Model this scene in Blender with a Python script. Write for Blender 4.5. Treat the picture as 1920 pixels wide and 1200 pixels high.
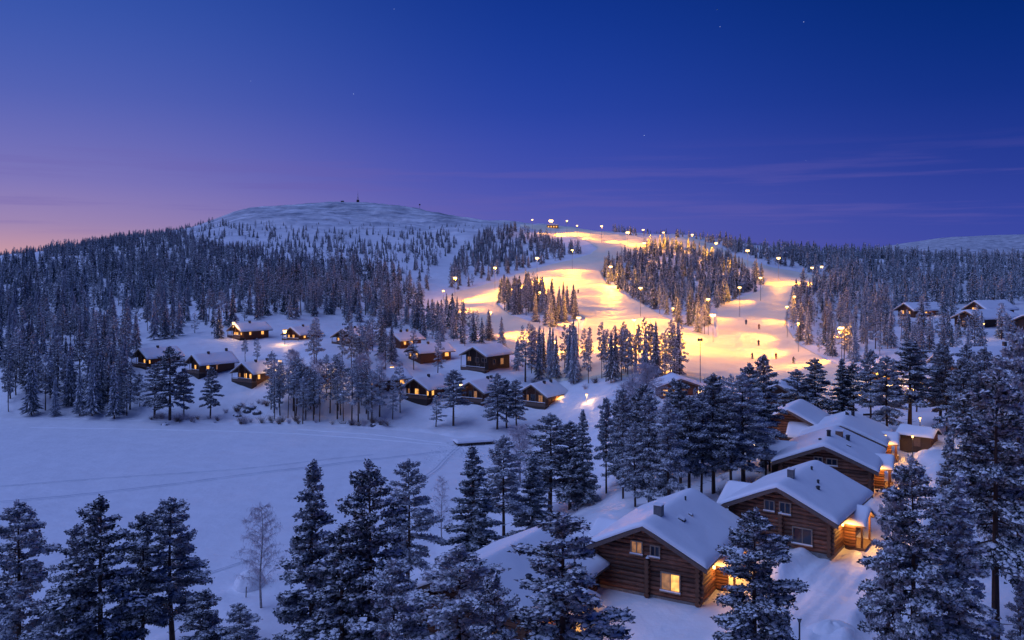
import bpy, bmesh, math, random
import numpy as np
from mathutils import Vector, Matrix
R = math.radians
S = bpy.context.scene
COL = S.collection
for _o in list(bpy.data.objects): bpy.data.objects.remove(_o)

# ------------------------------------------------------------------ camera
H, F, HOR = 35.0, 1600.0, 500.0            # drone height over the lake, focal length and horizon row of a 1920 px frame
cam = bpy.data.cameras.new('camera'); cam_o = bpy.data.objects.new('camera', cam); COL.objects.link(cam_o)
cam_o.location = (0, 0, H); cam_o.rotation_euler = (R(90), 0, 0)
cam.sensor_width = 36; cam.lens = 36*F/1920; cam.shift_y = -(600-HOR)/1920
cam.clip_start = .5; cam.clip_end = 12000
S.camera = cam_o

# ------------------------------------------------------------------ sky
def lin(r, g, b):
    f = lambda c: (c/255/12.92 if c/255 <= .04045 else ((c/255+.055)/1.055)**2.4)
    return (f(r), f(g), f(b), 1)
W = bpy.data.worlds.new('World'); S.world = W; W.use_nodes = True
nt = W.node_tree; N = nt.nodes; LK = nt.links
bg = N['Background']; bg.inputs['Strength'].default_value = 1.0
def mnode(op, a=None, b=None, c=None, clamp=False):
    n = N.new('ShaderNodeMath'); n.operation = op; n.use_clamp = clamp
    for i, v in enumerate((a, b, c)):
        if v is None: continue
        if isinstance(v, (int, float)): n.inputs[i].default_value = v
        else: LK.new(v, n.inputs[i])
    return n.outputs[0]
tc = N.new('ShaderNodeTexCoord'); sp = N.new('ShaderNodeSeparateXYZ'); LK.new(tc.outputs['Generated'], sp.inputs[0])
dx, dy, dz = sp.outputs
hl = mnode('SQRT', mnode('ADD', mnode('MULTIPLY', dx, dx), mnode('MULTIPLY', dy, dy)))
hl = mnode('MAXIMUM', hl, .001)
GA = R(-84)                                  # the afterglow lies to the left of the view
cosg = mnode('DIVIDE', mnode('ADD', mnode('MULTIPLY', dx, math.sin(GA)), mnode('MULTIPLY', dy, math.cos(GA))), hl)
el = mnode('MAXIMUM', mnode('DIVIDE', dz, 1.0), 0.0)
def ramp(stops):
    n = N.new('ShaderNodeValToRGB'); cr = n.color_ramp; cr.interpolation = 'B_SPLINE'
    while len(cr.elements) > 1: cr.elements.remove(cr.elements[-1])
    cr.elements[0].position = stops[0][0]; cr.elements[0].color = lin(*stops[0][1])
    for p, c in stops[1:]:
        e = cr.elements.new(p); e.color = lin(*c)
    LK.new(el, n.inputs[0]); return n.outputs[0]
rR = ramp([(0, (62, 74, 162)), (.05, (54, 70, 162)), (.10, (40, 60, 150)), (.18, (12, 48, 135)), (.30, (0, 37, 107)), (.5, (0, 26, 95)), (1, (4, 34, 105))])
rC = ramp([(0, (98, 95, 172)), (.05, (88, 92, 177)), (.10, (70, 82, 177)), (.18, (36, 67, 166)), (.30, (14, 52, 142)), (.5, (8, 38, 120)), (1, (4, 34, 105))])
rL = ramp([(0, (222, 165, 160)), (.022, (192, 148, 168)), (.045, (158, 136, 180)), (.09, (128, 120, 188)), (.18, (78, 98, 182)), (.30, (44, 81, 169)), (.5, (20, 55, 140)), (1, (4, 34, 105))])
rG = ramp([(0, (255, 200, 150)), (.03, (250, 190, 165)), (.08, (225, 175, 195)), (.18, (150, 140, 205)), (.30, (95, 110, 190)), (.5, (50, 80, 165)), (1, (4, 34, 105))])
def mix(f, a, b):
    n = N.new('ShaderNodeMix'); n.data_type = 'RGBA'; LK.new(f, n.inputs[0]); LK.new(a, n.inputs[6]); LK.new(b, n.inputs[7]); return n.outputs[2]
def mrange(v, a, b):
    n = N.new('ShaderNodeMapRange'); n.interpolation_type = 'SMOOTHSTEP'; LK.new(v, n.inputs[0]); n.inputs[1].default_value = a; n.inputs[2].default_value = b; return n.outputs[0]
c = mix(mrange(cosg, -.50, .16), rR, rC)
c = mix(mrange(cosg, .04, .66), c, rL)
c = mix(mrange(cosg, .62, 1.0), c, rG)
# thin cloud streaks low in the sky
mp = N.new('ShaderNodeMapping'); LK.new(tc.outputs['Generated'], mp.inputs[0]); mp.inputs['Scale'].default_value = (3, 3, 60)
mp.inputs['Rotation'].default_value = (0, R(-4), 0)
nz = N.new('ShaderNodeTexNoise'); nz.inputs['Scale'].default_value = 1.3; nz.inputs['Detail'].default_value = 5; nz.inputs['Roughness'].default_value = .55
LK.new(mp.outputs[0], nz.inputs['Vector'])
streak = mrange(nz.outputs['Fac'], .47, .66)
low = mnode('MULTIPLY', mrange(el, .015, .05), mnode('SUBTRACT', 1.0, mrange(el, .09, .15)))
cl = N.new('ShaderNodeRGB'); cl.outputs[0].default_value = lin(106, 94, 170)
c = mix(mnode('MULTIPLY', mnode('MULTIPLY', streak, low), .30), c, cl.outputs[0])
# seven faint stars
def sdir(px, py):
    v = Vector(((px-960)/F, 1, (HOR-py)/F)).normalized(); return v
best = None
for px, py in ((739, 17), (1350, 50), (1345, 18), (1507, 41), (663, 176), (1511, 301), (1208, 254), (470, 152)):
    d = sdir(px, py); dp = N.new('ShaderNodeVectorMath'); dp.operation = 'DOT_PRODUCT'
    LK.new(tc.outputs['Generated'], dp.inputs[0]); dp.inputs[1].default_value = d
    best = dp.outputs['Value'] if best is None else mnode('MAXIMUM', best, dp.outputs['Value'])
star = mnode('GREATER_THAN', best, math.cos(.00042))
sc_ = N.new('ShaderNodeRGB'); sc_.outputs[0].default_value = (.5, .6, 1, 1)
c = mix(mnode('MULTIPLY', star, .8), c, sc_.outputs[0])
LK.new(c, bg.inputs['Color'])

# the last light of the set sun: very wide and blue
sl = bpy.data.lights.new('afterglow_sun', 'SUN'); sl.energy = 1.7; sl.angle = R(70); sl.color = (.36, .49, 1.0)
so = bpy.data.objects.new('afterglow_sun', sl); COL.objects.link(so)
_az, _el = R(-100), R(55)
so.rotation_euler = Vector((-math.sin(_az)*math.cos(_el), -math.cos(_az)*math.cos(_el), -math.sin(_el))).to_track_quat('-Z', 'Y').to_euler()
S.view_settings.view_transform = 'Standard'; S.view_settings.look = 'None'
S.view_settings.exposure = 0; S.view_settings.gamma = 1; S.view_settings.use_curve_mapping = False
S.cycles.use_denoising = True
S.cycles.max_bounces = 5; S.cycles.diffuse_bounces = 2; S.cycles.glossy_bounces = 2; S.cycles.transmission_bounces = 2; S.cycles.volume_bounces = 0
S.cycles.use_light_tree = True
S.cycles.sample_clamp_indirect = 4

# ------------------------------------------------------------------ helpers
def tag(o, label=None, cat=None, group=None, kind=None):
    if label: o['label'] = label
    if cat: o['category'] = cat
    if group: o['group'] = group
    if kind: o['kind'] = kind
    return o
def empty(name, loc, rz=0, **k):
    o = bpy.data.objects.new(name, None); COL.objects.link(o); o.location = loc; o.rotation_euler = (0, 0, rz)
    o.empty_display_size = .3
    return tag(o, **k)
def link(name, me, parent=None, loc=None, rot=None, **k):
    o = bpy.data.objects.new(name, me); COL.objects.link(o)
    if parent: o.parent = parent
    if loc is not None: o.location = loc
    if rot is not None: o.rotation_euler = rot
    return tag(o, **k)
def copy_tree(o, parent=None):
    cpy = o.copy(); COL.objects.link(cpy); cpy.parent = parent
    for ch in list(o.children): copy_tree(ch, cpy)
    return cpy
class Acc:
    """collects polygons for one mesh"""
    def __init__(s): s.v = []; s.f = []; s.m = []
    def add(s, vs, fs, m=0):
        b = len(s.v); s.v += [tuple(p) for p in vs]; s.f += [tuple(b+i for i in f) for f in fs]; s.m += [m]*len(fs); return s
    def box(s, x0, x1, y0, y1, z0, z1, m=0):
        s.add([(x, y, z) for z in (z0, z1) for y in (y0, y1) for x in (x0, x1)],
              [(0, 2, 3, 1), (4, 5, 7, 6), (0, 1, 5, 4), (2, 6, 7, 3), (0, 4, 6, 2), (1, 3, 7, 5)], m); return s
    def tube(s, p, q, r0, r1=None, n=8, m=0, caps=True):
        p, q = Vector(p), Vector(q); r1 = r0 if r1 is None else r1
        d = (q-p).normalized(); a = d.orthogonal().normalized(); b = d.cross(a)
        vs = [c_+(a*math.cos(t)+b*math.sin(t))*r for c_, r in ((p, r0), (q, r1)) for t in (2*math.pi*i/n for i in range(n))]
        fs = [(i, (i+1) % n, n+(i+1) % n, n+i) for i in range(n)]
        if caps: fs += [tuple(range(n))[::-1], tuple(range(n, 2*n))]
        s.add(vs, fs, m); return s
    def prism(s, poly, y0, y1, m=0):                     # polygon in xz swept along y
        n = len(poly); s.add([(x, y0, z) for x, z in poly]+[(x, y1, z) for x, z in poly],
              [tuple(range(n)), tuple(range(n, 2*n))[::-1]]+[(i, i+n, (i+1) % n+n, (i+1) % n) for i in range(n)], m); return s
    def mesh(s, name, mats, smooth=False):
        me = bpy.data.meshes.new(name); me.from_pydata(s.v, [], s.f)
        for mt in (mats if isinstance(mats, (list, tuple)) else [mats]): me.materials.append(mt)
        me.polygons.foreach_set('material_index', s.m)
        if smooth: me.polygons.foreach_set('use_smooth', [True]*len(s.f))
        me.validate(); me.update(); return me
    def build(s, name, mats, parent=None, smooth=False, **k):
        return link(name, s.mesh(name, mats, smooth), parent, **k)
def tri_mesh(name, V, T, mi, mats, smooth=False):
    me = bpy.data.meshes.new(name); V = np.asarray(V, np.float32); T = np.asarray(T, np.int32)
    k = T.shape[1]
    me.vertices.add(len(V)); me.vertices.foreach_set('co', V.ravel())
    me.loops.add(T.size); me.loops.foreach_set('vertex_index', T.ravel())
    me.polygons.add(len(T)); me.polygons.foreach_set('loop_start', np.arange(0, T.size, k, dtype=np.int32))
    me.polygons.foreach_set('loop_total', np.full(len(T), k, np.int32))
    for m in mats: me.materials.append(m)
    me.polygons.foreach_set('material_index', np.asarray(mi, np.int32))
    if smooth: me.polygons.foreach_set('use_smooth', np.ones(len(T), bool))
    me.update(calc_edges=True); me.validate(); return me

# ------------------------------------------------------------------ materials
def mat(name):
    m = bpy.data.materials.new(name); m.use_nodes = True
    return m, m.node_tree, m.node_tree.nodes['Principled BSDF']
def nd(t, typ, **k):
    n = t.nodes.new(typ)
    for a, b in k.items(): setattr(n, a, b)
    return n
def noise(t, scale, detail=3, rough=.5, coord='Object', vec=None, stretch=None):
    n = nd(t, 'ShaderNodeTexNoise'); n.inputs['Scale'].default_value = scale; n.inputs['Detail'].default_value = detail; n.inputs['Roughness'].default_value = rough
    tcn = nd(t, 'ShaderNodeTexCoord'); o = tcn.outputs[coord]
    if stretch:
        mpn = nd(t, 'ShaderNodeMapping'); mpn.inputs['Scale'].default_value = stretch; t.links.new(o, mpn.inputs[0]); o = mpn.outputs[0]
    t.links.new(o, n.inputs['Vector']); return n.outputs['Fac']
def cramp(t, fac, stops):
    n = nd(t, 'ShaderNodeValToRGB'); cr = n.color_ramp
    cr.elements[0].position, cr.elements[0].color = stops[0][0], (*stops[0][1], 1)
    cr.elements[1].position, cr.elements[1].color = stops[-1][0], (*stops[-1][1], 1)
    for p, c_ in stops[1:-1]:
        e = cr.elements.new(p); e.color = (*c_, 1)
    t.links.new(fac, n.inputs[0]); return n.outputs[0]
def bump(t, b, hts, strength=.4, dist=.1):
    prev = None
    for h, s_, d_ in hts:
        n = nd(t, 'ShaderNodeBump'); n.inputs['Strength'].default_value = s_; n.inputs['Distance'].default_value = d_
        t.links.new(h, n.inputs['Height'])
        if prev: t.links.new(prev, n.inputs['Normal'])
        prev = n.outputs[0]
    t.links.new(prev, b.inputs['Normal'])
def snow_mat(name, a, b_, bumps, rough=.55):
    m, t, b = mat(name)
    t.links.new(cramp(t, noise(t, .35, 4), [(.35, a), (.65, b_)]), b.inputs['Base Color'])
    b.inputs['Roughness'].default_value = rough; b.inputs['Specular IOR Level'].default_value = .25
    bump(t, b, [(noise(t, s, d), st, ds) for s, d, st, ds in bumps]); return m
M_snow = snow_mat('snow', (.78, .79, .81), (.84, .85, .87), [(.5, 4, .5, .5), (3.0, 4, .4, .08)])
_t = M_snow.node_tree; _b = _t.nodes['Principled BSDF']; _src = _b.inputs['Base Color'].links[0].from_socket       # wind scoured heath and stones on the high fell
_g = nd(_t, 'ShaderNodeNewGeometry'); _sx = nd(_t, 'ShaderNodeSeparateXYZ'); _t.links.new(_g.outputs['Position'], _sx.inputs[0])
_mr = nd(_t, 'ShaderNodeMapRange'); _mr.inputs[1].default_value = 48; _mr.inputs[2].default_value = 84; _t.links.new(_sx.outputs['Z'], _mr.inputs[0])
_n1 = noise(_t, .035, 8, .72, stretch=(1, 1.6, 1)); _m1 = nd(_t, 'ShaderNodeMapRange'); _m1.inputs[1].default_value = .38; _m1.inputs[2].default_value = .62; _t.links.new(_n1, _m1.inputs[0])
_mm = nd(_t, 'ShaderNodeMath', operation='MULTIPLY'); _t.links.new(_mr.outputs[0], _mm.inputs[0]); _t.links.new(_m1.outputs[0], _mm.inputs[1])
_mx = nd(_t, 'ShaderNodeMix', data_type='RGBA'); _t.links.new(_mm.outputs[0], _mx.inputs[0]); _t.links.new(_src, _mx.inputs[6]); _mx.inputs[7].default_value = (.24, .26, .30, 1); _t.links.new(_mx.outputs[2], _b.inputs['Base Color'])
M_lake = snow_mat('lake_snow', (.80, .81, .83), (.85, .86, .88), [(.09, 6, .5, 1.4), (1.2, 5, .5, .16)])
M_roofsnow = snow_mat('roof_snow', (.82, .83, .85), (.86, .87, .89), [(1.2, 3, .3, .12), (7, 3, .25, .02)])
M_piste = snow_mat('groomed_snow_lamp_tint', (.86, .79, .60), (.89, .83, .65), [(.06, 4, .35, 2.0), (.6, 3, .3, .25)])  # yellow base colour carries part of the floodlights' warm light
M_track = snow_mat('packed_snow', (.50, .54, .60), (.62, .65, .70), [(4, 3, .6, .06)])
def plain(name, col, rough=.7, var=.25, scale=6, stretch=None, metal=0, bmp=0):
    m, t, b = mat(name); lo = tuple(max(0, x*(1-var)) for x in col); hi = tuple(min(1, x*(1+var)) for x in col)
    f = noise(t, scale, 4, .6, stretch=stretch)
    t.links.new(cramp(t, f, [(.3, lo), (.7, hi)]), b.inputs['Base Color']); b.inputs['Roughness'].default_value = rough; b.inputs['Metallic'].default_value = metal
    if bmp: bump(t, b, [(f, .6, bmp)])
    return m
def needle_mat(name, dark, frost, lo=.38, hi=.62, scale=3.6):
    m, t, b = mat(name)
    f = noise(t, scale, 3, .6)
    oi = nd(t, 'ShaderNodeObjectInfo'); ad = nd(t, 'ShaderNodeMath', operation='MULTIPLY_ADD'); t.links.new(oi.outputs['Random'], ad.inputs[0]); ad.inputs[1].default_value = .16; ad.inputs[2].default_value = -.08
    a2 = nd(t, 'ShaderNodeMath', operation='ADD'); t.links.new(f, a2.inputs[0]); t.links.new(ad.outputs[0], a2.inputs[1])
    t.links.new(cramp(t, a2.outputs[0], [(lo, dark), (hi, frost)]), b.inputs['Base Color']); b.inputs['Roughness'].default_value = .75; b.inputs['Specular IOR Level'].default_value = .15
    return m
M_needle = needle_mat('pine_needles', (.035, .045, .048), (.54, .56, .60))
M_needle2 = needle_mat('spruce_needles', (.026, .036, .040), (.50, .53, .57))
M_far = needle_mat('frosted_needles', (.034, .052, .056), (.35, .41, .45), .38, .64, .9)
M_clump = plain('clumped_snow', (.76, .77, .80), .7, .12, 3)
M_bark = plain('pine_bark', (.085, .05, .036), .9, .45, 5, (1, 1, .3), bmp=.03)
M_birch = plain('frosted_twigs', (.55, .50, .54), .8, .2, 2)
M_birchbark = plain('birch_bark', (.30, .27, .27), .8, .5, 4, (1, 1, 2.5))
M_log = plain('log_wood', (.16, .066, .036), .7, .6, 3.2, (.5, .5, 3.5), bmp=.02)
_t = M_log.node_tree; _b = _t.nodes['Principled BSDF']; _src = _b.inputs['Base Color'].links[0].from_socket      # every log has weathered differently
_oi = nd(_t, 'ShaderNodeObjectInfo'); _mr = nd(_t, 'ShaderNodeMapRange'); _mr.inputs[3].default_value = .45; _mr.inputs[4].default_value = 1.5; _t.links.new(_oi.outputs['Random'], _mr.inputs[0])
_hs = nd(_t, 'ShaderNodeHueSaturation'); _t.links.new(_src, _hs.inputs['Color']); _t.links.new(_mr.outputs[0], _hs.inputs['Value']); _t.links.new(_hs.outputs[0], _b.inputs['Base Color'])
M_logend = plain('log_end_wood', (.15, .07, .038), .8, .4, 9)
M_plank = plain('plank_wood', (.15, .10, .08), .75, .4, 5, (3, .6, 3))
M_dark = plain('dark_wood', (.055, .036, .028), .8, .4, 5, (.6, .6, 4))
M_redwood = plain('red_brown_wall', (.12, .048, .028), .75, .4, 4, (.3, .3, 6))
M_trim = plain('pale_trim', (.30, .22, .16), .6, .15, 5)
M_stone = plain('foundation_stone', (.22, .20, .18), .85, .35, 4, bmp=.03)
M_metal = plain('grey_metal', (.16, .17, .18), .45, .2, 5, metal=.6)
M_black = plain('black_metal', (.03, .03, .035), .5, .2, 5)
M_brick = plain('brick_stack', (.24, .13, .09), .85, .3, 8)
M_reed = plain('brown_twigs', (.16, .10, .08), .8, .3, 5)
M_rock = plain('rock', (.09, .09, .10), .85, .4, 2, bmp=.1)
def emit(name, col, s, var=0):
    m, t, b = mat(name); b.inputs['Base Color'].default_value = (.3, .2, .1, 1); b.inputs['Emission Color'].default_value = (*col, 1); b.inputs['Emission Strength'].default_value = s
    if var:
        tcn = noise(t, 2.2, 2)
        r = nd(t, 'ShaderNodeMapRange'); r.inputs[1].default_value = .3; r.inputs[2].default_value = .7; r.inputs[3].default_value = s*(1-var); r.inputs[4].default_value = s*(1+var)
        t.links.new(tcn, r.inputs[0]); t.links.new(r.outputs[0], b.inputs['Emission Strength'])
    return m
M_flood = emit('floodlight_glass', (1.0, .58, .22), 5)
M_bulb = emit('warm_bulb', (1.0, .52, .16), 6)
M_winlit = emit('lit_window', (1.0, .44, .09), 1.5, .5)
M_windim = emit('dim_window', (1.0, .42, .14), .28, .6)
m, t, b = mat('dark_window'); b.inputs['Base Color'].default_value = (.02, .03, .05, 1); b.inputs['Roughness'].default_value = .08; b.inputs['Specular IOR Level'].default_value = .8
M_windark = m
# ------------------------------------------------------------------ terrain
def _hash(ix, iy, s):
    h = np.sin(ix*127.1+iy*311.7+s*74.7)*43758.5453; return h-np.floor(h)
def vnoise(x, y, s=0):
    x = np.asarray(x, float); y = np.asarray(y, float)
    ix, iy = np.floor(x), np.floor(y); fx, fy = x-ix, y-iy; fx = fx*fx*(3-2*fx); fy = fy*fy*(3-2*fy)
    return (_hash(ix, iy, s)*(1-fx)+_hash(ix+1, iy, s)*fx)*(1-fy)+(_hash(ix, iy+1, s)*(1-fx)+_hash(ix+1, iy+1, s)*fx)*fy-.5
# control points: column, row and distance of the snow surface
CP = [
 # near shore and cabin shelf
 (-700,1500,52),(0,1330,66),(320,1215,74),(460,1112,90),(600,1190,76),(800,1190,72),(960,1150,66),(1200,1190,58),(1310,1137,62),(1122,1098,66),
 (1500,1190,54.5),(1600,1100,63),(1850,1190,54),(1555,1045,68),(1388,1004,73.6),(1631,928,84),(1648,872,100),(1700,900,90),(1900,900,90),(1800,850,100),
 (870,1000,107),(1010,1000,99),(950,930,122),(1110,900,120),(1130,962,88),(1340,925,90),(1200,940,94),(1080,790,172),(1180,860,124),(1280,762,160),
 (1430,834,108),(1500,770,128),(1900,750,134),(1560,760,140),(1600,800,122),(1600,712,175),(1650,722,163),(1000,1400,42),(2400,1300,44),(1500,1700,32),(400,1800,38),
 # piste foot
 (1500,722,180),(1280,705,195),(1160,715,190),(1487,678,228),(1330,660,246),(1400,608,290),(1180,625,280),(1100,560,365),(1230,580,330),(1400,500,450),(1480,560,350),(1100,500,480),(1150,460,570),(1050,440,650),
 (930,545,400),(860,590,330),(1250,470,560),(1340,480,520),(1550,520,440),(1300,540,410),
 # village and far shore
 (0,787,195),(240,787,195),(500,789,195),(740,802,187),(860,822,176),(1000,800,178),
 (1030,758,192),(890,750,196),(800,747,201),(485,717,214),(400,697,221),(290,685,226),(915,690,219),(800,672,234),(755,650,247),(660,643,254),(560,636,261),(470,631,267),
 (600,700,212),(700,724,205),(100,700,225),(-300,740,215),(640,765,200),
 (1000,690,225),(1120,700,205),(980,640,262),(860,640,262),
 # the hill
 (500,600,290),(200,640,270),(0,620,290),(-300,640,290),(700,605,300),(300,560,370),(0,550,420),(600,540,400),(780,570,370),(100,505,520),(0,492,590),(-300,510,620),
 (150,469,660),(250,451,720),(330,438,780),(400,419,850),(460,395,905),(560,385,950),(670,382,965),(740,386,950),(790,394,925),(870,410,860),(940,419,800),(1000,425,730),
 (450,480,560),(650,480,560),(500,440,700),(670,430,740),(800,440,700),(850,500,520),(900,450,640),(940,490,540),
 (1060,430,715),(1130,437,690),(1210,444,665),(1300,449,640),(1400,470,600),(1500,478,600),(1640,484,600),(1800,490,600),(1920,494,600),(2300,500,600),
 (1650,520,450),(1800,530,430),(1920,540,400),(1600,600,290),(1700,575,330),(1850,590,290),(1750,640,228),(1880,645,215),(2200,620,260),(1580,640,245),(1980,700,150),(2300,760,130),
 # behind the ridges
 (0,515,1000),(250,480,1150),(400,455,1200),(670,430,1300),(1000,460,1100),(1300,480,1050),(1600,494,1000),(1920,502,1000),(-500,520,1200),(2500,505,1200),
 (0,510,2500),(670,500,2500),(1300,500,2200),(0,502,6000),(900,502,6000),(1900,502,6000),(3000,504,6000),(-1200,504,6000),(3000,520,2000),(-1200,520,2000),
 (-1200,900,90),(-1200,700,180),(-1200,560,420),(3000,1000,70),(3000,640,240),
]
_cp = np.array(CP, float); _cu = (_cp[:, 0]-960)/F; _cv = np.log(_cp[:, 2]); _cz = H+(HOR-_cp[:, 1])/F*_cp[:, 2]
_q = (_cz-13)/_cp[:, 2]
A_ = 2.2
def _phi(r2): return .5*r2*np.log(r2+1e-12)
_P = np.stack([_cu*A_, _cv], 1); _n = len(_P)
_K = _phi(((_P[:, None]-_P[None])**2).sum(-1))+np.eye(_n)*2e-4
_Q = np.c_[np.ones(_n), _P]
_sol = np.linalg.solve(np.block([[_K, _Q], [_Q.T, np.zeros((3, 3))]]), np.r_[_q, 0, 0, 0])
def base_h(X, Y):
    X = np.asarray(X, float); Y = np.asarray(Y, float); u = (X/Y*A_).ravel(); v = np.log(Y).ravel(); out = np.empty(len(u))
    for i in range(0, len(u), 20000):
        uu, vv = u[i:i+20000], v[i:i+20000]
        k = _phi((uu[:, None]-_P[:, 0])**2+(vv[:, None]-_P[:, 1])**2)
        out[i:i+20000] = k@_sol[:_n]+_sol[_n]+_sol[_n+1]*uu+_sol[_n+2]*vv
    return (out.reshape(X.shape)*Y+13)
def px2w(px, py, z): Y = (H-z)*F/(py-HOR); return ((px-960)/F*Y, Y)
SHORE = [px2w(x, y, 0) for x, y in [(-1400,800),(-500,790),(0,788),(120,786),(240,790),(330,793),(410,796),(480,799),(560,797),(640,801),(720,806),(800,812),(860,822),(935,829),(960,845),(935,870),(905,905),(880,950),
  (840,990),(790,1010),(720,1030),(600,1055),(500,1075),(455,1098),(400,1112),(330,1150),(200,1185),(60,1230),(-200,1330),(-900,1500),(-2400,1500)]]
def poly_in(poly, X, Y):
    X = np.asarray(X, float); Y = np.asarray(Y, float); ins = np.zeros(X.shape, bool); n = len(poly)
    for i in range(n):
        x0, y0 = poly[i]; x1, y1 = poly[(i+1) % n]
        c_ = (y0 > Y) != (y1 > Y)
        with np.errstate(divide='ignore', invalid='ignore'):
            xi = (x1-x0)*(Y-y0)/(y1-y0+1e-12)+x0
        ins ^= c_ & (X < xi)
    return ins
def poly_dist(poly, X, Y, closed=True):
    d = np.full(np.shape(X), 1e9); n = len(poly)
    for i in range(n if closed else n-1):
        ax, ay = poly[i]; bx, by = poly[(i+1) % n]; vx, vy = bx-ax, by-ay; L = vx*vx+vy*vy+1e-9
        t_ = np.clip(((X-ax)*vx+(Y-ay)*vy)/L, 0, 1); d = np.minimum(d, np.hypot(X-ax-t_*vx, Y-ay-t_*vy))
    return d
# cabins on the shelf: right front corner, angle of the gable, size
CABINS = [  # cx, cy, z, yaw, W, L
 dict(px=985, py=1238, Y=56.0, yaw=-31, W=8.2, L=10.4, rise=1.9, wh=3.1),
 dict(px=1310, py=1137, Y=62.0, yaw=-30, W=8.0, L=10.0, rise=1.95, wh=3.2),
 dict(px=1556, py=1045, Y=68.0, yaw=-36, W=8.0, L=9.4, rise=1.85, wh=3.0),
 dict(px=1631, py=928, Y=84.0, yaw=-27, W=8.4, L=9.4, rise=1.75, wh=2.5),
 dict(px=1649, py=872, Y=100., yaw=-27, W=8.4, L=9.0, rise=1.7, wh=2.4),
 dict(px=1524, py=834, Y=108., yaw=-30, W=5.9, L=7.0, rise=1.5, wh=2.5),
]
PADS = []
for c_ in CABINS:
    c_['C'] = Vector(((c_['px']-960)/F*c_['Y'], c_['Y'], H+(HOR-c_['py'])/F*c_['Y']))
    a = R(c_['yaw']); c_['ex'] = Vector((math.cos(a), math.sin(a), 0)); c_['ey'] = Vector((-math.sin(a), math.cos(a), 0))
    ctr = c_['C']-c_['ex']*c_['W']/2+c_['ey']*c_['L']/2
    PADS.append((ctr.x, ctr.y, 7.5, 13, c_['C'].z))
ROAD = [px2w(x, y, z) for x, y, z in [(1420,1290,11.3),(1500,1130,11.6),(1600,1040,11.9),(1665,960,12.4),(1690,880,12.4),(1690,820,12.4)]]
TRAIL = [px2w(x, y, z) for x, y, z in [(1150,962,9), (1125,930,7.5), (1112,900,5.5), (1118,860,4.8), (1105,820,4.2), (1120,780,4.5)]]
def height(X, Y):
    X = np.asarray(X, float); Y = np.asarray(Y, float)
    z = base_h(X, Y); D = np.hypot(X, Y)
    z = z+vnoise(X/60, Y/60, 1)*np.clip((D-260)/60, 0, 4)+vnoise(X/18, Y/18, 2)*np.clip(D/220, .5, 2)+vnoise(X/5, Y/5, 3)*.45+vnoise(X/1.9, Y/1.9, 4)*.16
    for x, y, r0, r1, zz in PADS:
        w = np.clip((r1-np.hypot(X-x, Y-y))/(r1-r0), 0, 1); w = w*w*(3-2*w)
        z = z*(1-w)+(zz+.12*vnoise(X/2.3, Y/2.3, 9))*w
    d = poly_dist(TRAIL, X, Y, False); z = z-np.exp(-(d/1.1)**2)*.16+np.exp(-((d-2.0)/.6)**2)*.09
    d = poly_dist(ROAD, X, Y, False); z = z-np.clip(1.3-d/2.6, 0, 1)*.22+np.exp(-((d-3.6)/.8)**2)*(.38+.5*vnoise(X/1.6, Y/1.6, 17))+np.where(d < 2.4, .05*np.sin(d*5.2), 0)
    z = z+np.where(D > 480, vnoise(X/26, Y/14, 18)*3.0+np.abs(vnoise(X/9, Y/7, 19))*1.6, 0)*np.clip((D-480)/150, 0, 1)
    ins = poly_in(SHORE, X, Y); near = D < 1e4
    sd = poly_dist(SHORE, X, Y); 
    bank = .25+vnoise(X/2.6, Y/2.6, 5)*.5+np.clip(vnoise(X/6, Y/6, 6), 0, 1)*1.4
    zl = np.maximum(z, .25)*np.clip((sd-2)/12, 0, 1)+np.maximum(bank, .05)*np.clip(1-(sd-2)/12, 0, 1)*np.clip(sd/1.2, 0, 1)
    zl = np.where(z > 0, np.minimum(zl, np.maximum(z, bank)), zl)
    return np.where(ins, -1.2*np.clip(sd/1.5, 0, 1)-.02, np.where((D < 320), zl, z))
GU = np.r_[np.linspace(-2.2, -.66, 70, endpoint=False), np.linspace(-.66, .66, 700, endpoint=False), np.linspace(.66, 2.2, 70)]
GV = np.r_[np.linspace(math.log(14), math.log(45), 30, endpoint=False), np.linspace(math.log(45), math.log(1150), 480, endpoint=False), np.linspace(math.log(1150), math.log(7000), 40)]
_U, _V = np.meshgrid(GU, GV); GY = np.exp(_V); GX = _U*GY; GZ = height(GX, GY)
def ground(X, Y):
    X = np.asarray(X, float); Y = np.asarray(Y, float); u = X/Y; v = np.log(Y)
    i = np.clip(np.searchsorted(GU, u)-1, 0, len(GU)-2); j = np.clip(np.searchsorted(GV, v)-1, 0, len(GV)-2)
    a = np.clip((u-GU[i])/(GU[i+1]-GU[i]), 0, 1); b_ = np.clip((Y-np.exp(GV[j]))/(np.exp(GV[j+1])-np.exp(GV[j])), 0, 1)
    return (GZ[j, i]*(1-a)+GZ[j, i+1]*a)*(1-b_)+(GZ[j+1, i]*(1-a)+GZ[j+1, i+1]*a)*b_
def surf(X, Y): return np.maximum(ground(X, Y), 0.0)
_YS = np.exp(np.linspace(math.log(28), math.log(1400), 1600))
def at(px, py, ymin=28):
    """where the line of sight through a point of the frame meets the ground"""
    u = (px-960)/F; zr = H+(HOR-py)/F*_YS; g = surf(u*_YS, _YS); k = np.nonzero((zr < g) & (_YS > ymin))[0]
    if len(k) == 0: return None
    k = k[0]; k0 = max(k-1, 0); a = (zr[k0]-g[k0]); b_ = (g[k]-zr[k]); t_ = a/(a+b_+1e-9) if a > 0 else 0
    Y = _YS[k0]+(_YS[k]-_YS[k0])*t_; return Vector((u*Y, Y, float(surf(u*Y, Y))))
def proj(X, Y, Z): return 960+F*X/Y, HOR-(Z-H)/Y*F
nv, nu = len(GV), len(GU)
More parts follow.
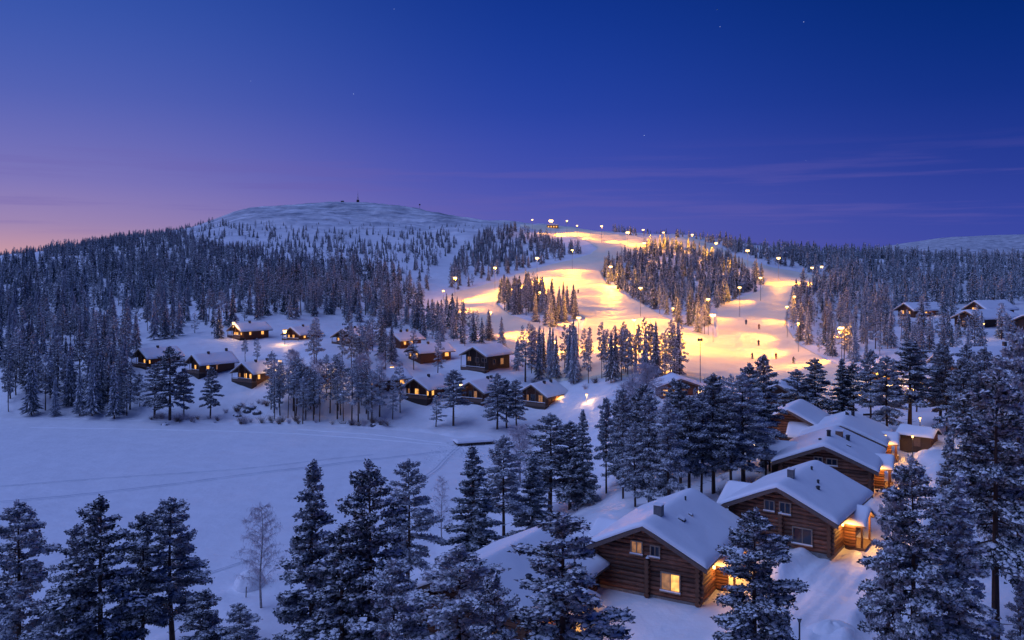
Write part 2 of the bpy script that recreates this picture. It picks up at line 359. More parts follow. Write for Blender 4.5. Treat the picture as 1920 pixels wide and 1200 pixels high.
idx = np.arange(nv*nu).reshape(nv, nu)
T = np.stack([idx[:-1, :-1], idx[:-1, 1:], idx[1:, 1:], idx[1:, :-1]], -1).reshape(-1, 4)
link('snowy_ground', tri_mesh('snowy_ground', np.stack([GX, GY, GZ], -1).reshape(-1, 3), T, np.zeros(len(T)), [M_snow], True), kind='structure')
# frozen lake: its own gently drifted sheet
lx = np.linspace(-420, 12, 200); ly = np.linspace(60, 202, 160); LX, LY = np.meshgrid(lx, ly)
LZ = vnoise(LX/14, LY/9, 11)*.10+vnoise(LX/4, LY/2.2, 12)*.035
idx = np.arange(LX.size).reshape(LX.shape); T = np.stack([idx[:-1, :-1], idx[:-1, 1:], idx[1:, 1:], idx[1:, :-1]], -1).reshape(-1, 4)
keep = (poly_dist(SHORE, LX, LY) < 3) | poly_in(SHORE, LX, LY); kq = keep.ravel()[T].all(1)
link('frozen_lake', tri_mesh('frozen_lake', np.stack([LX, LY, LZ], -1).reshape(-1, 3), T[kq], np.zeros(kq.sum()), [M_lake], True), kind='structure')
def lake_z(X, Y): return vnoise(np.asarray(X)/14, np.asarray(Y)/9, 11)*.10+vnoise(np.asarray(X)/4, np.asarray(Y)/2.2, 12)*.035

# pistes: outlines on the ground, column and row
PISTE = [[(975,421),(1055,424),(1130,436),(1205,444),(1300,447),(1345,462),(1385,484),(1450,503),(1530,518),(1562,524),(1558,537),(1500,541),(1482,570),(1474,612),(1500,648),(1560,680),(1612,702),(1640,730),(1600,752),(1540,768),
  (1480,756),(1400,728),(1300,712),(1200,706),(1110,712),(1040,716),(1000,700),(975,670),(930,640),(880,612),(846,580),(828,560),(850,550),(930,528),(1000,505),(1060,490),(1105,478),(1118,466),(1100,453),(1040,438),(975,425)]]
ISLES = [[(934,572),(940,556),(965,548),(1000,556),(1040,572),(1075,586),(1096,600),(1090,618),(1060,622),(1010,608),(960,594)],
         [(1128,512),(1150,490),(1200,478),(1225,463),(1290,470),(1350,489),(1405,509),(1432,528),(1424,547),(1380,562),(1342,582),(1338,600),(1344,634),(1300,624),(1240,592),(1190,562),(1140,536)]]
def piste_mask(px, py):
    m_ = poly_in(PISTE[0], px, py)
    for q in ISLES: m_ &= ~poly_in(q, px, py)
    return m_
pu = np.linspace((815-960)/F, (1655-960)/F, 420); pv = np.linspace(math.log(135), math.log(800), 520)
U, V = np.meshgrid(pu, pv); PY = np.exp(V); PX = U*PY
g = ground(PX, PY); ppx, ppy = proj(PX, PY, g)
msk = piste_mask(ppx, ppy)
edge = np.zeros_like(msk); edge[1:-1, 1:-1] = msk[1:-1, 1:-1] & ~(msk[2:, 1:-1] & msk[:-2, 1:-1] & msk[1:-1, 2:] & msk[1:-1, :-2])
roll = vnoise(PX/55, PY/26, 21)*1.1+vnoise(PX/16, PY/8, 22)*.35
roll = (roll-roll.min())*np.clip((PY-180)/150, .25, 1.0)
pz = np.where(edge, g-.1, g+.25+roll*.6)
PZ_ = pz
idx = np.arange(PX.size).reshape(PX.shape); T = np.stack([idx[:-1, :-1], idx[:-1, 1:], idx[1:, 1:], idx[1:, :-1]], -1).reshape(-1, 4)
kq = msk.ravel()[T].all(1)
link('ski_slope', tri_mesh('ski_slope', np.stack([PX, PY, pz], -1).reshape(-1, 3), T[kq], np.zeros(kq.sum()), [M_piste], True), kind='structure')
def slope_z(x, y):
    i = int(np.argmin(abs(pu-x/y))); j = int(np.argmin(abs(pv-math.log(y))))
    return float(max(pz[j, i], ground(x, y)))
# distant fell on the right
fu = np.linspace(.30, 1.5, 90); fy = np.linspace(2300, 5200, 40); U, FY = np.meshgrid(fu, fy); FX = U*FY
sky = np.interp(960+F*fu, [1430, 1600, 1650, 1700, 1760, 1800, 1850, 1920, 2100, 2600], [500, 476, 464, 457, 450, 446, 444, 442, 440, 470])
prof = np.sin(np.clip((FY-2300)/1500, 0, 1)*math.pi/2)*(1-np.clip((FY-3800)/1400, 0, 1)*.6)
FZ = 20+(H+(HOR-sky)[None, :]/F*3800-20)*prof+vnoise(FX/160, FY/160, 31)*10*prof+vnoise(FX/50, FY/60, 32)*3
idx = np.arange(FX.size).reshape(FX.shape); T = np.stack([idx[:-1, :-1], idx[:-1, 1:], idx[1:, 1:], idx[1:, :-1]], -1).reshape(-1, 4)
link('distant_fell', tri_mesh('distant_fell', np.stack([FX, FY, FZ], -1).reshape(-1, 3), T, np.zeros(len(T)), [M_snow], True), kind='structure')
# ------------------------------------------------------------------ log cabins on the shelf
rnd = random.Random(5)
_lm = {}
def log_mesh(L, r=.15, mtl=None):
    key = (round(L, 1), r)
    if key not in _lm:
        a = Acc(); n = 9; rr = random.Random(int(L*10)); segs = 4
        rings = []
        for k in range(segs+1):
            x = -L/2+L*k/segs; q = r*(1+rr.uniform(-.05, .05)); rings.append([(x, q*math.cos(2*math.pi*i/n), q*math.sin(2*math.pi*i/n)) for i in range(n)])
        vs = [p for rg in rings for p in rg]
        a.add(vs, [(k*n+i, k*n+(i+1) % n, (k+1)*n+(i+1) % n, (k+1)*n+i) for k in range(segs) for i in range(n)], 0)
        a.add(rings[0], [tuple(range(n))[::-1]], 1); a.add(rings[-1], [tuple(range(n))], 1)
        me = a.mesh('log', [M_log, M_logend]); me.polygons.foreach_set('use_smooth', [len(p.vertices) == 4 for p in me.polygons]); _lm[key] = me
    return _lm[key]
def window(root, x, z, w, h, glass, y=-.24, panes=2, name='window', rot=0, loc=None, snow=True, frame=M_trim):
    """window built facing -y at local x, sill height z"""
    holder = Vector((x, y, z)) if loc is None else loc
    a = Acc(); t_ = .09
    a.box(-w/2-t_, -w/2, -.06, .16, -t_, h+t_); a.box(w/2, w/2+t_, -.06, .16, -t_, h+t_)
    a.box(-w/2, w/2, -.06, .16, h, h+t_); a.box(-w/2, w/2, -.06, .16, -t_, 0)
    for k in range(1, panes): a.box(-w/2+w*k/panes-.035, -w/2+w*k/panes+.035, -.035, .09, 0, h)
    f = a.build(name, frame, root, loc=holder, rot=(0, 0, rot))
    for k in range(panes):
        x0 = -w/2+w*k/panes+(.035 if k else 0); x1 = -w/2+w*(k+1)/panes-(.035 if k < panes-1 else 0)
        gm = glass[k % len(glass)] if isinstance(glass, (list, tuple)) else glass
        Acc().box(x0, x1, .02, .05, 0, h).build('pane', gm, f)
    if snow:
        Acc().box(-w/2-t_-.05, w/2+t_+.05, -.17, .1, -t_-.08, -t_-.004).build('sill', frame, f)
        q = Acc(); q.box(-w/2-t_-.03, w/2+t_+.03, -.15, -.063, -t_-.002, -t_+.08); q.build('sill_snow', M_roofsnow, f)
    return f
def snow_sheet(name, parent, fx0, fx1, fy0, fy1, roof_z, th, nx=46, ny=40, seed=0, sag=.06, fn=None, edge=.55):
    """thick rounded snow lying on a roof whose surface is roof_z(x, y)"""
    xs = np.linspace(fx0-sag, fx1+sag, nx); ys = np.linspace(fy0-sag, fy1+sag, ny); X, Y = np.meshgrid(xs, ys)
    e = np.minimum(np.minimum(X-xs[0], xs[-1]-X), np.minimum(Y-ys[0], ys[-1]-Y)); e = np.clip(e/edge, 0, 1); prof_ = np.sqrt(np.clip(1-(1-e)**2, 0, 1))
    base = np.vectorize(roof_z)(X, Y)
    Z = base+th*(.45+.55*prof_)+(vnoise(X/2.2+seed*7, Y/2.2, seed)*.10+vnoise(X/.8+seed, Y/.8, seed+1)*.03)*prof_
    n_ = X.size; V_ = np.concatenate([np.stack([X, Y, Z], -1).reshape(-1, 3), np.stack([X, Y, base-.03], -1).reshape(-1, 3)])
    idx_ = np.arange(n_).reshape(X.shape); T_ = [np.stack([idx_[:-1, :-1], idx_[:-1, 1:], idx_[1:, 1:], idx_[1:, :-1]], -1).reshape(-1, 4)]
    ring = np.r_[idx_[0, :], idx_[1:, -1], idx_[-1, -2::-1], idx_[-2:0:-1, 0]]; nx_ = np.roll(ring, -1)
    T_.append(np.stack([ring, ring+n_, nx_+n_, nx_], -1)); T_ = np.concatenate(T_)
    me = tri_mesh(name, V_, T_, np.zeros(len(T_)), [M_roofsnow], True)
    return link(name, me, parent)
def point(name, loc, power, col=(1, .5, .15), r=.08, parent=None):
    l = bpy.data.lights.new(name, 'POINT'); l.energy = power; l.color = col; l.shadow_soft_size = r
    o = bpy.data.objects.new(name, l); COL.objects.link(o); o.location = loc
    if parent: o.parent = parent
    return o
def log_cabin(spec, label, wins, stacks, porch=True, lit=1.0, annex=True, terrace=False, seed=1, detail=True, rise=1.9):
    rise = spec['rise']
    Wd, L = spec['W'], spec['L']; C = spec['C']; org = C-spec['ex']*Wd
    root = empty('log_cabin', org, R(spec['yaw']), label=label, cat='cabin', group='log cabins on the snowy shelf')
    wh = spec['wh']; step = .35; r = .195; ov = .85; slope = rise/(Wd/2)
    rz = lambda x: wh+.28+rise-abs(x-Wd/2)*slope
    # solid core behind the logs, foundation
    Acc().prism([(.06, -.3), (Wd-.06, -.3), (Wd-.06, wh+.1), (Wd/2, wh+rise-.05), (.06, wh+.1)], .06, L-.06).build('inner_wall', M_dark, root)
    Acc().box(-.14, Wd+.14, -.14, L+.14, -2.2, .22).build('foundation', M_stone, root)
    def logp(p, Ln, horiz):
        o = link('log', log_mesh(Ln, r), root, loc=p, rot=(rnd.uniform(-.4, .4)+rnd.choice((0, 1.5, 3)), 0, 0 if horiz else R(90)))
        return o
    z = .40; k = 0
    while z < wh+rise-.2:
        if z < wh: x0, x1 = -.34+rnd.uniform(-.05, .03), Wd+.34+rnd.uniform(-.03, .05)
        else:
            hw = (wh+rise-z)/slope-.12; x0, x1 = Wd/2-hw, Wd/2+hw
            if hw < .3: break
        logp(((x0+x1)/2, 0, z), x1-x0, True)
        z += step; k += 1
    z = .40-step/2
    while z < wh+.1:
        logp((Wd, L/2, z), L+.68+rnd.uniform(-.06, .06), False)
        if detail: logp((0, L/2, z), L+.68, False)
        z += step
    if detail:                                     # ends of the partition logs showing through the front
        z = .40-step/2
        me = log_mesh(.5, .2)
        while z < wh-.2:
            link('log_end', me, root, loc=(Wd*.52, -.26, z), rot=(rnd.uniform(0, 3), 0, R(90))); z += step
        b_ = Acc(); b_.add([(Wd*.52+.17*math.cos(t), -.17+.24*math.sin(t), z-.1+(0 if i % 2 else .0)) for i, t in enumerate(np.linspace(0, 2*math.pi, 10, endpoint=False))]+[(Wd*.52, -.17, z+.12)],
               [(i, (i+1) % 10, 10) for i in range(10)]); b_.build('snow_cap', M_roofsnow, root, True)
    # roof
    th = .16; P = [(-ov, rz(-ov)), (Wd/2, rz(Wd/2)), (Wd+ov, rz(Wd+ov)), (Wd+ov, rz(Wd+ov)-th), (Wd/2, rz(Wd/2)-th), (-ov, rz(-ov)-th)]
    roof = Acc().prism(P, -ov, L+ov).build('roof', M_plank, root)
    for y0 in (-ov-.07, L+ov+.01):
        for s in (0, 1):
            xa, xb = (-ov-.04, Wd/2) if s == 0 else (Wd/2, Wd+ov+.04)
            Acc().prism([(xa, rz(xa)+.02), (xb, rz(xb)+.02), (xb, rz(xb)-.30), (xa, rz(xa)-.30)], y0, y0+.06).build('bargeboard', M_plank, roof)
    Acc().tube((Wd/2, -ov+.1, rz(Wd/2)-.42), (Wd/2, L, rz(Wd/2)-.42), .14).build('ridge_log', M_log, roof)
    soft = lambda x: wh+.28+rise-math.sqrt((x-Wd/2)**2+.10)*slope+.12
    snow_sheet('roof_snow', roof, -ov, Wd+ov, -ov, L+ov, lambda x, y: max(soft(x), rz(x)), .30, seed=seed)
    if annex:                                       # cross gabled wing on the left
        ax0, ax1, yr, hs = -2.6, 1.3, L*.57, 2.6; wz = 3.25; wf = lambda y: wz-abs(y-yr)*.56
        Acc().add([(x_, y_, wf(y_)-d_) for d_ in (0, .15) for x_ in (ax0, ax1) for y_ in (yr-hs, yr, yr+hs)],
                  [(0, 3, 4, 1), (1, 4, 5, 2), (6, 7, 10, 9), (7, 8, 11, 10), (0, 1, 7, 6), (1, 2, 8, 7), (0, 6, 9, 3), (2, 5, 11, 8), (3, 9, 10, 4), (4, 10, 11, 5)]).build('wing_roof', M_plank, root)
        snow_sheet('wing_snow', root, ax0, ax1, yr-hs, yr+hs, lambda x, y: wz-math.sqrt((y-yr)**2+.06)*.56+.12, .30, 26, 34, seed+3)
        for yy in (yr-hs+.5, yr+.1, yr+hs-.6):
            Acc().box(ax0+.3, ax0+.5, yy, yy+.2, -2.2, wf(yy)-.1).build('post', M_dark, root)
        Acc().box(ax0+.9, -.25, yr-hs+1.3, yr+hs-.6, -1.2, wf(yr-hs)-.1).build('wing_wall', M_dark, root)
    if porch:                                       # gabled entrance on the right side
        y0, y1, px1 = L*.38, L*.68, Wd+1.9; yc = (y0+y1)/2; pw = (y1-y0)/2; pr = .8; pz = 2.15
        pf = lambda y: pz+pr*(1-abs(y-yc)/pw)
        a = Acc()
        for s in (-1, 1):
            ya = yc; yb = yc+s*(pw+.35); zb = pf(yb) if abs(yb-yc) <= pw else pz-pr*.35/pw
            a.add([(Wd-1.3, ya, pf(ya)), (px1, ya, pf(ya)), (px1, yb, zb), (Wd-1.3, yb, zb), (Wd-1.3, ya, pf(ya)-.13), (px1, ya, pf(ya)-.13), (px1, yb, zb-.13), (Wd-1.3, yb, zb-.13)],
                  [(0, 1, 2, 3), (4, 7, 6, 5), (0, 4, 5, 1), (1, 5, 6, 2), (2, 6, 7, 3), (3, 7, 4, 0)])
        a.build('porch_roof', M_plank, root)
        snow_sheet('porch_snow', root, Wd-1.2, px1, yc-pw-.35, yc+pw+.35, lambda x, y: pz+pr*(1-math.sqrt((y-yc)**2+.05)/pw)+.1, .28, 20, 24, seed+5)
        for yy in (y0+.05, y1-.2):
            Acc().box(px1-.45, px1-.3, yy, yy+.15, -.9, pz+.15).build('post', M_log, root)
        Acc().box(Wd+.2, px1-.1, y0, y1, -1.2, .06).build('porch_deck', M_plank, root)
        Acc().box(Wd+.16, Wd+.20, yc-.45, yc+.45, .07, 2.05).build('door', M_redwood, root)
        # low log wall at the front side of the porch
        for q in range(8):
            link('log', log_mesh(1.0, .13), root, loc=(Wd+.6, y0-.02, .2+q*.25))
        lamp = Acc().box(Wd+.18, Wd+.34, yc+.62, yc+.78, 1.75, 2.0).build('porch_lamp', M_bulb, root)
        Acc().box(Wd+.2, Wd+.36, y0-1.0, y0-.84, 1.9, 2.12).build('wall_lamp', M_bulb, root)
        if lit: point('wall_light', (Wd+.75, y0-.9, 1.85), 34*lit, (1, .45, .09), .08, root)
        if lit: point('porch_light', (Wd+.9, yc+.2, 1.9), 95*lit, (1, .47, .10), .1, root)
    if terrace:
        Acc().box(-2.6, -.2, .4, 3.4, -.25, -.1).build('terrace_deck', M_plank, root)
        Acc().box(-2.6, -.2, .45, 3.4, -.096, .12).build('terrace_snow', M_roofsnow, root)
        a = Acc().box(-2.6, -.2, .38, .46, .82, .92).build('railing', M_trim, root)
        Acc().box(-2.6, -.2, .38, .46, .02, .1).build('bottom_rail', M_trim, a)
        bm_ = Acc().box(-.02, .02, -.02, .02, 0, .72).mesh('baluster', M_trim)
        for q in range(17): link('baluster', bm_, a, loc=(-2.52+q*.145, .42, .1))
        Acc().box(-2.62, -2.48, .36, .5, -2, 1.0).build('post', M_log, root); Acc().tube((-2.5, .6, -.1), (0, .4, 2.6), .06).build('brace', M_log, root)
        Acc().tube((-2.7, .5, 1.15), (-.1, .5, 2.2), .07).build('handrail', M_log, root)
    for wsp in wins: window(root, *wsp)
    for (x, y, w_, h_, kind) in stacks:
        zb = rz(x)+.1
        if kind == 'chimney':
            ch = Acc().box(x-w_/2, x+w_/2, y-w_/2, y+w_/2, zb-.2, zb+h_).build('chimney', M_metal, roof)
            Acc().box(x-w_/2-.04, x+w_/2+.04, y-w_/2-.04, y+w_/2+.04, zb+h_, zb+h_+.07).build('cap_snow', M_roofsnow, ch)
        elif kind == 'brick':
            ch = Acc().box(x-w_/2, x+w_/2, y-w_/2, y+w_/2, zb-.2, zb+h_).build('chimney', M_brick, roof)
            Acc().box(x-w_/2-.05, x+w_/2+.05, y-w_/2-.05, y+w_/2+.05, zb+h_, zb+h_+.1).build('cap_snow', M_roofsnow, ch)
        elif kind == 'hatch':
            ch = Acc().prism([(x-w_/2, zb-.2), (x+w_/2, zb-.3), (x+w_/2, zb+h_*.7), (x-w_/2, zb+h_)], y-w_/2, y+w_/2).build('roof_vent', M_black, roof)
            Acc().prism([(x-w_/2, zb+h_+.002), (x+w_/2, zb+h_*.7+.002), (x+w_/2, zb+h_*.7+.12), (x-w_/2, zb+h_+.12)], y-w_/2, y+w_/2).build('cap_snow', M_roofsnow, ch)
        else:
            ch = Acc().tube((x, y, zb-.2), (x, y, zb+h_), w_/2, n=10).build('vent_pipe', M_black, roof)
            Acc().tube((x, y, zb+h_+.002), (x, y, zb+h_+.09), w_/2*1.35, w_/2*.9, n=10).build('pipe_cap', M_black, ch)
    return root
D, Lt, Dm = M_windark, M_winlit, M_windim
log_cabin(CABINS[0], 'snow covered log cabin half hidden behind the frosted pines at the bottom edge', [(5.9, .9, 1.3, 1.15, [Dm, Lt])],
          [(6.0, 5.6, .28, .75, 'pipe'), (6.6, 4.0, .26, .7, 'pipe'), (7.2, 2.2, .4, .75, 'pipe'), (6.0, 8.2, .2, .5, 'pipe')], seed=11, lit=1.2)
log_cabin(CABINS[1], 'nearest whole log cabin with one lit window and a square metal chimney', [(5.95, .85, 1.35, 1.2, [Dm, Lt]), (3.3, 3.2, .78, .8, Dm), (4.75, 3.2, .62, .68, D)],
          [(Wx, Wy, w_, h_, k_) for Wx, Wy, w_, h_, k_ in [(4.25, 1.9, .62, 1.0, 'chimney'), (5.6, 3.4, .5, .5, 'hatch'), (5.7, 5.2, .3, .45, 'hatch'), (4.6, 7.2, .14, .55, 'pipe')]], terrace=True, seed=1, lit=2.6)
log_cabin(CABINS[2], 'log cabin with warmly lit open porch behind the nearest whole cabin', [(5.9, .8, 1.45, 1.15, D), (3.2, 3.05, .72, .72, D), (4.5, 3.0, .8, .8, D)],
          [(4.2, 2.2, .5, .95, 'chimney'), (6.2, 3.0, .3, .5, 'pipe'), (5.8, 4.4, .2, .5, 'pipe'), (4.6, 6.6, .18, .5, 'pipe')], seed=2, lit=4.2)
log_cabin(CABINS[3], 'log cabin third back in the row with a brick stack on its ridge', [(3.6, 2.65, .7, .6, D), (4.9, 2.65, .9, .55, D)],
          [(5.0, 5.4, .7, .8, 'brick'), (4.2, 3.3, .4, .75, 'pipe'), (5.9, 5.0, .4, .8, 'pipe'), (6.2, 2.6, .4, .5, 'hatch'), (3.5, 2.0, .3, .35, 'pipe')], seed=3, lit=3.0)
log_cabin(CABINS[4], 'log cabin rearmost of the roofs lined up on the shelf, mostly its snowy roof showing', [], [(4.3, 5.8, .4, .7, 'hatch'), (4.9, 6.6, .4, .8, 'pipe')], seed=4, lit=3.4, detail=False)
log_cabin(CABINS[5], 'dark gabled log cabin under the pines left of the row of cabins', [], [(1.7, 3.0, .35, .6, 'pipe')], porch=False, annex=False, seed=6, detail=False)

# ------------------------------------------------------------------ smaller and farther buildings
def cottage(px, py, ymin, W, L, yaw, wh, rise, label, lit=(), deck=True, wall=None, cat='cabin', name='wooden_cabin', group='wooden cabins on the snowy slope', chim=((.6, .4),), glass_all=None,
            side=(), z=None, porchlight=0, ov=1.0, hip=False, gable_trim=True, Y=None):
    """(px, py): left front ground corner of the gable"""
    if Y: p = Vector(((px-960)/F*Y, Y, H+(HOR-py)/F*Y))
    else: p = at(px, py, ymin)
    wall = wall or M_redwood
    root = empty(name, p, R(yaw), label=label, cat=cat, group=group)
    if name in ('wooden_cabin', 'timber_lodge') and px < 1100: root.scale = (.9, .9, .9)
    slope = rise/(W/2); rz = lambda x: wh+rise+.15-abs(x-W/2)*slope
    Acc().prism([(0, -2.5), (W, -2.5), (W, wh), (W/2, wh+rise), (0, wh)], 0, L).build('wall', wall, root)
    a = Acc()
    for k in range(int((wh+.0)/.42)):                         # weatherboard ledges stand proud of the wall
        a.box(-.03, W+.03, -.05, -.004, .1+k*.42, .34+k*.42)
        a.box(W+.004, W+.05, 0, L, .1+k*.42, .34+k*.42)
    a.build('boarding', wall, root)
    yf = -ov-(.9 if deck else 0)
    P = [(-ov, rz(-ov)), (W/2, rz(W/2)), (W+ov, rz(W+ov)), (W+ov, rz(W+ov)-.2), (W/2, rz(W/2)-.2), (-ov, rz(-ov)-.2)]
    roof = Acc().prism(P, yf, L+ov).build('roof', M_dark, root)
    for s in (0, 1):
        xa, xb = (-ov-.04, W/2) if s == 0 else (W/2, W+ov+.04)
        Acc().prism([(xa, rz(xa)+.02), (xb, rz(xb)+.02), (xb, rz(xb)-.3), (xa, rz(xa)-.3)], yf-.09, yf-.01).build('bargeboard', M_trim if gable_trim else M_plank, roof)
    snow_sheet('roof_snow', roof, -ov, W+ov, yf, L+ov, lambda x, y: max(wh+rise+.15-math.sqrt((x-W/2)**2+.08)*slope+.1, rz(x)), .38, 22, 20, int(px) % 17, .08)
    for fx, fy in chim:
        x = W*fx; y = L*fy; Acc().box(x-.3, x+.3, y-.3, y+.3, rz(x), rz(x)+1.1).build('chimney', M_black, roof)
    for i, (x, zz, w_, h_, g_) in enumerate(lit):
        window(root, x, zz, w_, h_, g_, y=-.12, panes=2 if w_ > .9 else 1, snow=False)
    for (y, zz, w_, h_, g_) in side:
        window(root, 0, 0, w_, h_, g_, panes=1, snow=False, rot=R(90), loc=Vector((W+.12, y, zz)))
    if deck:
        Acc().box(-.4, W+.4, -2.0, 0-.01, -.15, 0).build('deck', M_plank, root)
        Acc().box(-.35, W+.35, -1.95, -.06, -2.2, -.154).build('deck_base', M_dark, root)
        rl = Acc().box(-.4, W+.4, -2.02, -1.94, .82, .92).build('railing', M_trim, root)
        Acc().box(-.4, W+.4, -1.99, -1.96, .1, .62).build('rail_panel', M_plank, rl)
        Acc().box(-.4, W+.4, -2.04, -1.92, .924, 1.02).build('rail_snow', M_roofsnow, rl)
        for x in (-.3, W*.33, W*.67, W+.2): Acc().box(x, x+.13, -1.93, -1.81, 0, min(rz(x), rz(W-x) if x > 0 else 9)-.22 if 0 <= x <= W else wh-.1).build('post', M_plank, root)
    if porchlight:
        Acc().box(W+.1, W+.3, L*.55, L*.55+.2, 1.9, 2.15).build('wall_lamp', M_bulb, root)
        point('wall_light', (W+.7, L*.55, 2.0), porchlight, (1, .5, .14), .12, root)
    return root
Vl = 'snow roofed cabin '
cottage(437, 631, 200, 6.8, 9.5, -40, 2.5, 2.0, Vl+'highest and leftmost, long low roof and lit band of windows', [(2.2, .8, 2.4, .8, Lt), (5.2, .8, .8, 1.1, Lt)], side=[(2.2, .8, .7, 1.1, Lt), (7, .7, 1.0, 1.2, Lt)])
cottage(538, 637, 200, 6.8, 8.5, -30, 2.3, 2.0, Vl+'second from the left in the top row, beside a bright lamp', [(1.0, .8, .8, .9, Lt), (3.1, .8, .9, 1.0, Lt)], side=[(1.2, .8, .9, 1.1, Lt)])
cottage(631, 643, 200, 7.6, 9, -28, 2.4, 2.2, Vl+'third in the top row behind a frosted pine', [(1.0, .8, .8, .9, Lt), (3.4, .8, .8, .9, Dm), (4.9, .8, .8, .9, Dm)], side=[(1, .8, .9, 1.1, Dm)])
cottage(729, 650, 200, 5.6, 9.0, -40, 2.6, 1.7, Vl+'right end of the top row with two chimneys', [(1.2, .9, 1.2, 1.0, Lt)], side=[(1.8, .9, .9, 1.0, Lt), (4.6, .9, 1.1, 1.1, Lt)], chim=((.5, .3), (.5, .6)), deck=False)
cottage(766, 672, 200, 6.5, 11, -50, 2.4, 1.8, Vl+'behind thick pines, left of the big lodge', [(1.2, .8, .9, 1.0, Lt), (4.6, .8, 1.0, 1.1, Lt)], side=[(9.4, .6, 1.4, 1.5, Lt)], deck=False)
cottage(874, 690, 190, 8.2, 9.6, -38, 4.2, 2.0, 'two storey timber lodge with dark balcony, largest building above the lake', [(1.3, 2.2, 1.2, 1.1, Dm), (4.2, 2.0, 1.2, 1.2, D), (6.8, 2.2, 1.6, 1.0, D), (4.6, .2, 1.0, 1.2, D)],
        side=[(2.5, 1.5, 1.0, 1.2, D), (6, 1.2, 1.4, 1.6, Dm)], wall=M_dark, name='timber_lodge', cat='lodge', chim=())
cottage(259, 683, 200, 7.6, 9, -38, 2.6, 2.2, Vl+'leftmost above the lake, half behind a big pine', [(3.9, .7, .9, 1.0, Lt), (6.8, .7, .8, 1.0, Lt)])
cottage(359, 695, 200, 7.0, 9.5, -40, 2.6, 2.2, Vl+'with long roof, just right of the leftmost', [(2.4, .7, .9, 1.1, Lt)], side=[(1.0, .7, .8, 1.2, Lt), (3.8, .6, .4, 1.5, Dm)], chim=((.6, .3), (.5, .95)))
cottage(446, 712, 200, 7.2, 8.5, -30, 2.6, 2.3, Vl+'with two bright amber windows above the shore rocks', [(.9, .8, .6, 1.1, Dm), (3.2, .7, 1.0, 1.3, Lt), (5.2, .7, .9, 1.2, Lt)], side=[(.9, .6, .8, 1.3, Lt)], chim=((.6, .3), (.6, .8)))
cottage(566, 715, 200, 6.5, 8.0, -34, 2.4, 1.9, Vl+'hidden among shore pines with a reddish gable', [(3, .8, .9, .9, Dm)], deck=False, gable_trim=False)
cottage(684, 724, 190, 6.5, 9.5, -52, 2.5, 1.9, Vl+'left of the front row balcony cabins', [(4.2, .8, .8, .9, Lt)], side=[(7.6, .7, 1.4, 1.1, Lt)], deck=False)
cottage(762, 742, 190, 7.6, 9.0, -30, 2.6, 2.2, Vl+'in the front row with amber windows', [(1.0, .7, .7, 1.3, Dm), (3.5, .6, 1.2, 1.5, Lt), (6.9, .6, .7, 1.5, Lt)], side=[(1.1, .6, 1.0, 1.6, Lt)])
cottage(865, 748, 190, 7.2, 8.5, -30, 2.6, 2.1, Vl+'in the front row with unlit balcony windows', [(2.8, .6, .9, 1.7, D), (4.4, .6, .9, 1.7, Dm)], porchlight=0, chim=((.6, .7), (.6, .9)))
cottage(980, 755, 170, 7.8, 7.6, -36, 2.7, 2.3, Vl+'at the right end of the front row with a lit porch corner', [(1.6, .5, .7, 1.7, Dm), (3.2, .5, 1.2, 1.9, D), (5.6, .5, 1.2, 1.9, Dm)], wall=M_log, porchlight=130, side=[(6.2, .7, .7, 1.1, Lt)], chim=((.62, .35), (.62, .75)))
# right hand side
cottage(1240, 748, 140, 7.4, 5.0, 4, 2.6, 1.3, 'reddish lit cabin with flat snowy roof behind the frosted birch', [(.8, .7, .9, 1.1, Lt), (2.4, .7, .8, 1.1, Lt), (4.6, .9, .8, .9, Dm)], deck=False, chim=(), porchlight=250, gable_trim=False, wall=M_log)
cottage(1420, 772, 112, 6.6, 6.5, -32, 2.7, 1.7, 'small cabin with orange lit gable edge between the piste and the dark cabin', [], side=[(4.0, .6, .5, 1.2, Lt)], deck=False, chim=(), porchlight=120, gable_trim=False, wall=M_log)
cottage(1752, 702, 140, 6.2, 30, -78, 3.0, 2.3, 'long lodge with snowy roof and round gable opening at the right', [(3.3, 3.3, .7, .7, D)], deck=False, name='long_lodge', cat='lodge', wall=M_redwood, side=[(6, 1, 1, 1, D), (10, 1, 1, 1, D), (15, 1, 1, 1, Dm)], chim=((.5, .45),))
cottage(1684, 592, 200, 7, 13, -70, 2.4, 1.9, 'cabin with red lit gable among the trees at upper right, leftmost of those', [(2, .8, 1.4, 1.1, Lt), (5.0, .8, .9, 1, Lt)], side=[(5, 1.0, 1.2, .9, Lt)], deck=False, chim=(), porchlight=200)
cottage(1790, 612, 200, 8, 18, -62, 2.8, 2.0, 'wide dark cabin with two snowy dormers among the trees at upper right', [(3, .8, 1.0, 1.0, Dm)], side=[(9, 1, 1.0, 1.0, D)], deck=False, chim=((.5, .3),), wall=M_dark)
cottage(1812, 597, 230, 7, 13, -66, 3.4, 2.2, 'cabin with warm gable lights uphill of the wide dark cabin', [(3, 2.6, 1.6, 1.0, Lt)], side=[(9, 2.3, 1.6, .9, Lt)], deck=False, chim=((.5, .6),), porchlight=150)
cottage(1886, 624, 200, 9, 10, -42, 2.6, 2.4, 'dark gabled cabin at the right edge of the upper cluster', [], deck=False, chim=(), wall=M_dark, gable_trim=False)

